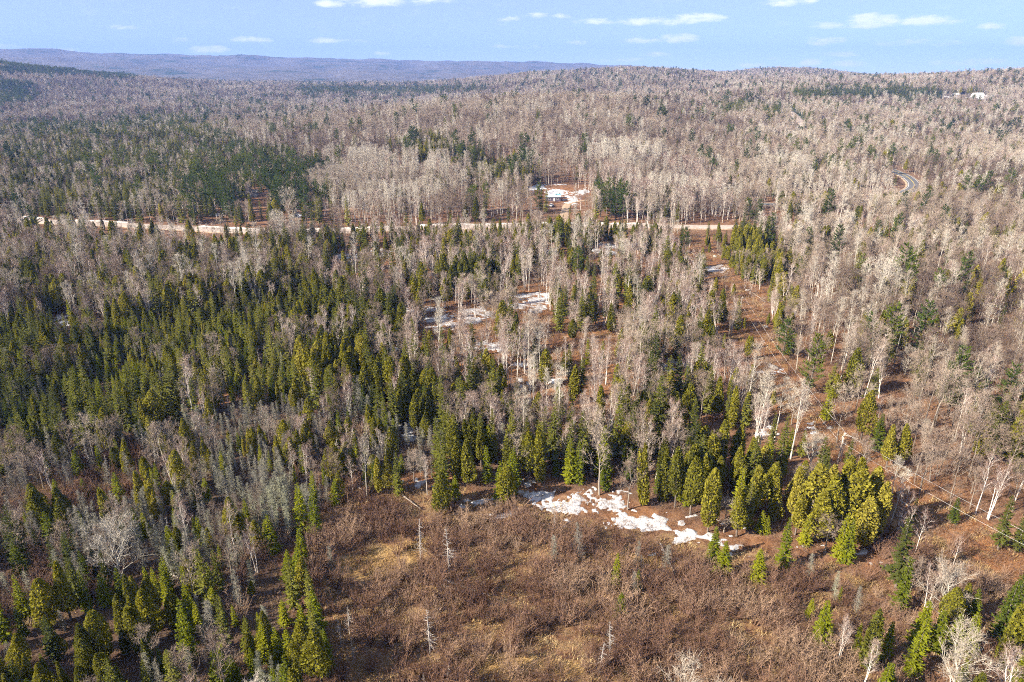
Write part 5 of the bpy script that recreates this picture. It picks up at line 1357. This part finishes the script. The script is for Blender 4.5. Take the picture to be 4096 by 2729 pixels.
# ------------------------------------------------------------------ the rest of the woods: one mass per kind, instanced on points
def scatter(name, meshes, x, y, z, scl, rot, fat=None):
    src = bpy.data.collections.new(name + '_source')
    for i, me in enumerate(meshes):
        src.objects.link(bpy.data.objects.new(f'{name}_source_{i:02d}', me))
    n = len(x)
    me = bpy.data.meshes.new(name); me.vertices.add(n)
    me.vertices.foreach_set('co', np.stack([x, y, z - .08], -1).astype(np.float32).ravel())
    for an, ty, val, key in (('rot', 'FLOAT_VECTOR', rot, 'vector'), ('scl', 'FLOAT_VECTOR', scl, 'vector'), ('pick', 'INT', rs.randint(0, len(meshes), n), 'value')):
        a = me.attributes.new(an, ty, 'POINT'); a.data.foreach_set(key, np.ascontiguousarray(val).ravel().astype(np.int32 if ty == 'INT' else np.float32))
    me.update()
    ob = link(name, me)
    ng = bpy.data.node_groups.new(name, 'GeometryNodeTree')
    ng.interface.new_socket('Geometry', in_out='INPUT', socket_type='NodeSocketGeometry'); ng.interface.new_socket('Geometry', in_out='OUTPUT', socket_type='NodeSocketGeometry')
    N, L = ng.nodes, ng.links
    gi, go = N.new('NodeGroupInput'), N.new('NodeGroupOutput')
    ip = N.new('GeometryNodeInstanceOnPoints'); ci = N.new('GeometryNodeCollectionInfo')
    ci.inputs['Collection'].default_value = src; ci.inputs['Separate Children'].default_value = True; ci.inputs['Reset Children'].default_value = True
    ip.inputs['Pick Instance'].default_value = True
    L.new(gi.outputs[0], ip.inputs['Points']); L.new(ci.outputs[0], ip.inputs['Instance'])
    for an, ty, so in (('rot', 'FLOAT_VECTOR', 'Rotation'), ('scl', 'FLOAT_VECTOR', 'Scale'), ('pick', 'INT', 'Instance Index')):
        na = N.new('GeometryNodeInputNamedAttribute'); na.data_type = ty; na.inputs['Name'].default_value = an
        L.new(na.outputs[0], ip.inputs[so])
    L.new(ip.outputs[0], go.inputs[0])
    md = ob.modifiers.new('scatter', 'NODES'); md.node_group = ng
    return ob


STUFF = {'oldmaple': None, 'fir': ('fir_forest', 'dense green firs massed through the wood'), 'spruce': ('spruce_forest', 'dark spruces massed through the wood and far slopes'), 'cedar': ('cedar_forest', 'olive cedars massed through the wood'), 'pine': ('pine_forest', 'dark pines scattered over the distant slopes'),
         'maple': ('maple_forest', 'bare brown-grey hardwood covering the slopes'), 'birch': ('birch_forest', 'bare white birches massed in the wood'), 'aspen': ('aspen_forest', 'pale bare aspens massed on the slopes'), 'larch': ('larch_forest', 'grey larches massed in the wet wood'), 'snag': ('dead_forest', 'scattered dead conifers in the wet wood'), 'alder': ('alder_undergrowth', 'brown alder thicket filling the marsh')}
for kn in KINDS:
    s = (PK == kn) & ~single
    n = int(s.sum())
    if n < 2: continue
    lean = .08 if kn in ('birch', 'larch', 'snag') else (.07 if kn in ('maple', 'aspen') else .03)
    rot = np.stack([rs.normal(0, lean * .6, n), rs.normal(0, lean * .6, n), rs.uniform(0, 6.283, n)], -1)
    k = PH[s] / KINDS[kn][2]; fat = rs.uniform(.85, 1.2, n)
    far = np.hypot(PX[s], PY[s]); fat = fat * np.interp(far, [300, 900, 2500], [1, 1.12, 1.35])
    ob = scatter(STUFF[kn][0], [p[2] for p in PROTO[kn]], PX[s], PY[s], PZ[s], np.stack([k * fat, k * fat, k], -1), rot)
    tag(ob, STUFF[kn][1], 'forest' if kn != 'alder' else 'thicket', None, 'stuff')
    print('stuff', kn, n)

# low growth: tawny grass and dead brush
x, y = jitter_grid(48, 345, .85); z = hgt(x, y); cl = cover(x, y, z, .5)
pr = np.zeros(len(x))
for c, w in {'T': .8, 'J': .45, 'A': .32, 'V': .18, 'Q': .10, 'O': .16, 'Z': .06, 'G': .05, 'R': .10}.items(): pr[cl == CI[c]] = w
pr *= np.clip(.75 + 1.1 * wob(x, y, 9, 51) + .5 * wob(x, y, 3, 52), 0, 1.6)
pr[near_line(road_w, x, y) < 5.6] = 0; pr[near_line(tar_w, x, y) < 6] = 0
k = rs.rand(len(x)) < pr
for W in snow_xy: k &= ~(inside(W, x, y) & (rs.rand(len(x)) < .9))
n = int(k.sum()); s = rs.uniform(.7, 1.4, n)
rot = np.stack([np.zeros(n), np.zeros(n), rs.uniform(0, 6.28, n)], -1)
tag(scatter('grass', TUFT, x[k], y[k], z[k], np.stack([s, s, s * rs.uniform(.7, 1.2, n)], -1), rot), 'tawny dead grass in the marsh and clearings', 'grass', None, 'stuff')
print('grass', n)
x, y = jitter_grid(48, 345, 1.15); z = hgt(x, y); cl = cover(x, y, z, .5)
pr = np.full(len(x), .35)
for c, w in {'T': .05, 'A': .45, 'O': .75, 'R': .6, 'S': .2, 'K': .45, 'Z': .35, 'V': .5}.items(): pr[cl == CI[c]] = w
pr[near_line(road_w, x, y) < 5.6] = 0; pr[near_line(tar_w, x, y) < 6] = 0
k = rs.rand(len(x)) < pr
for W in snow_xy: k &= ~(inside(W, x, y) & (rs.rand(len(x)) < .35))
n = int(k.sum()); s = rs.uniform(.6, 1.3, n)
rot = np.stack([np.zeros(n), np.zeros(n), rs.uniform(0, 6.28, n)], -1)
tag(scatter('undergrowth', BRUSH, x[k], y[k], z[k], np.stack([s, s, s], -1), rot), 'brown leafless brush covering the wood floor', 'undergrowth', None, 'stuff')
print('brush', n)

# ------------------------------------------------------------------ haze
def build_haze():
    m = MB(); m.box(-9990, 9990, -9990, 9990, -40, 420)
    me = m.mesh('haze', [])
    mt = bpy.data.materials.new('haze'); mt.use_nodes = True; t = mt.node_tree
    t.nodes.remove(t.nodes['Principled BSDF'])
    v = t.nodes.new('ShaderNodeVolumePrincipled')
    v.inputs['Color'].default_value = (.24, .41, .95, 1); v.inputs['Density'].default_value = 1.1e-4; v.inputs['Anisotropy'].default_value = 0.0
    t.links.new(v.outputs[0], t.nodes['Material Output'].inputs['Volume'])
    mt.cycles.homogeneous_volume = True
    me.materials.append(mt)
    o = link('haze', me); tag(o, 'thin blue haze over the whole valley', 'haze', None, 'stuff')


build_haze()
print('singles', n_obj)
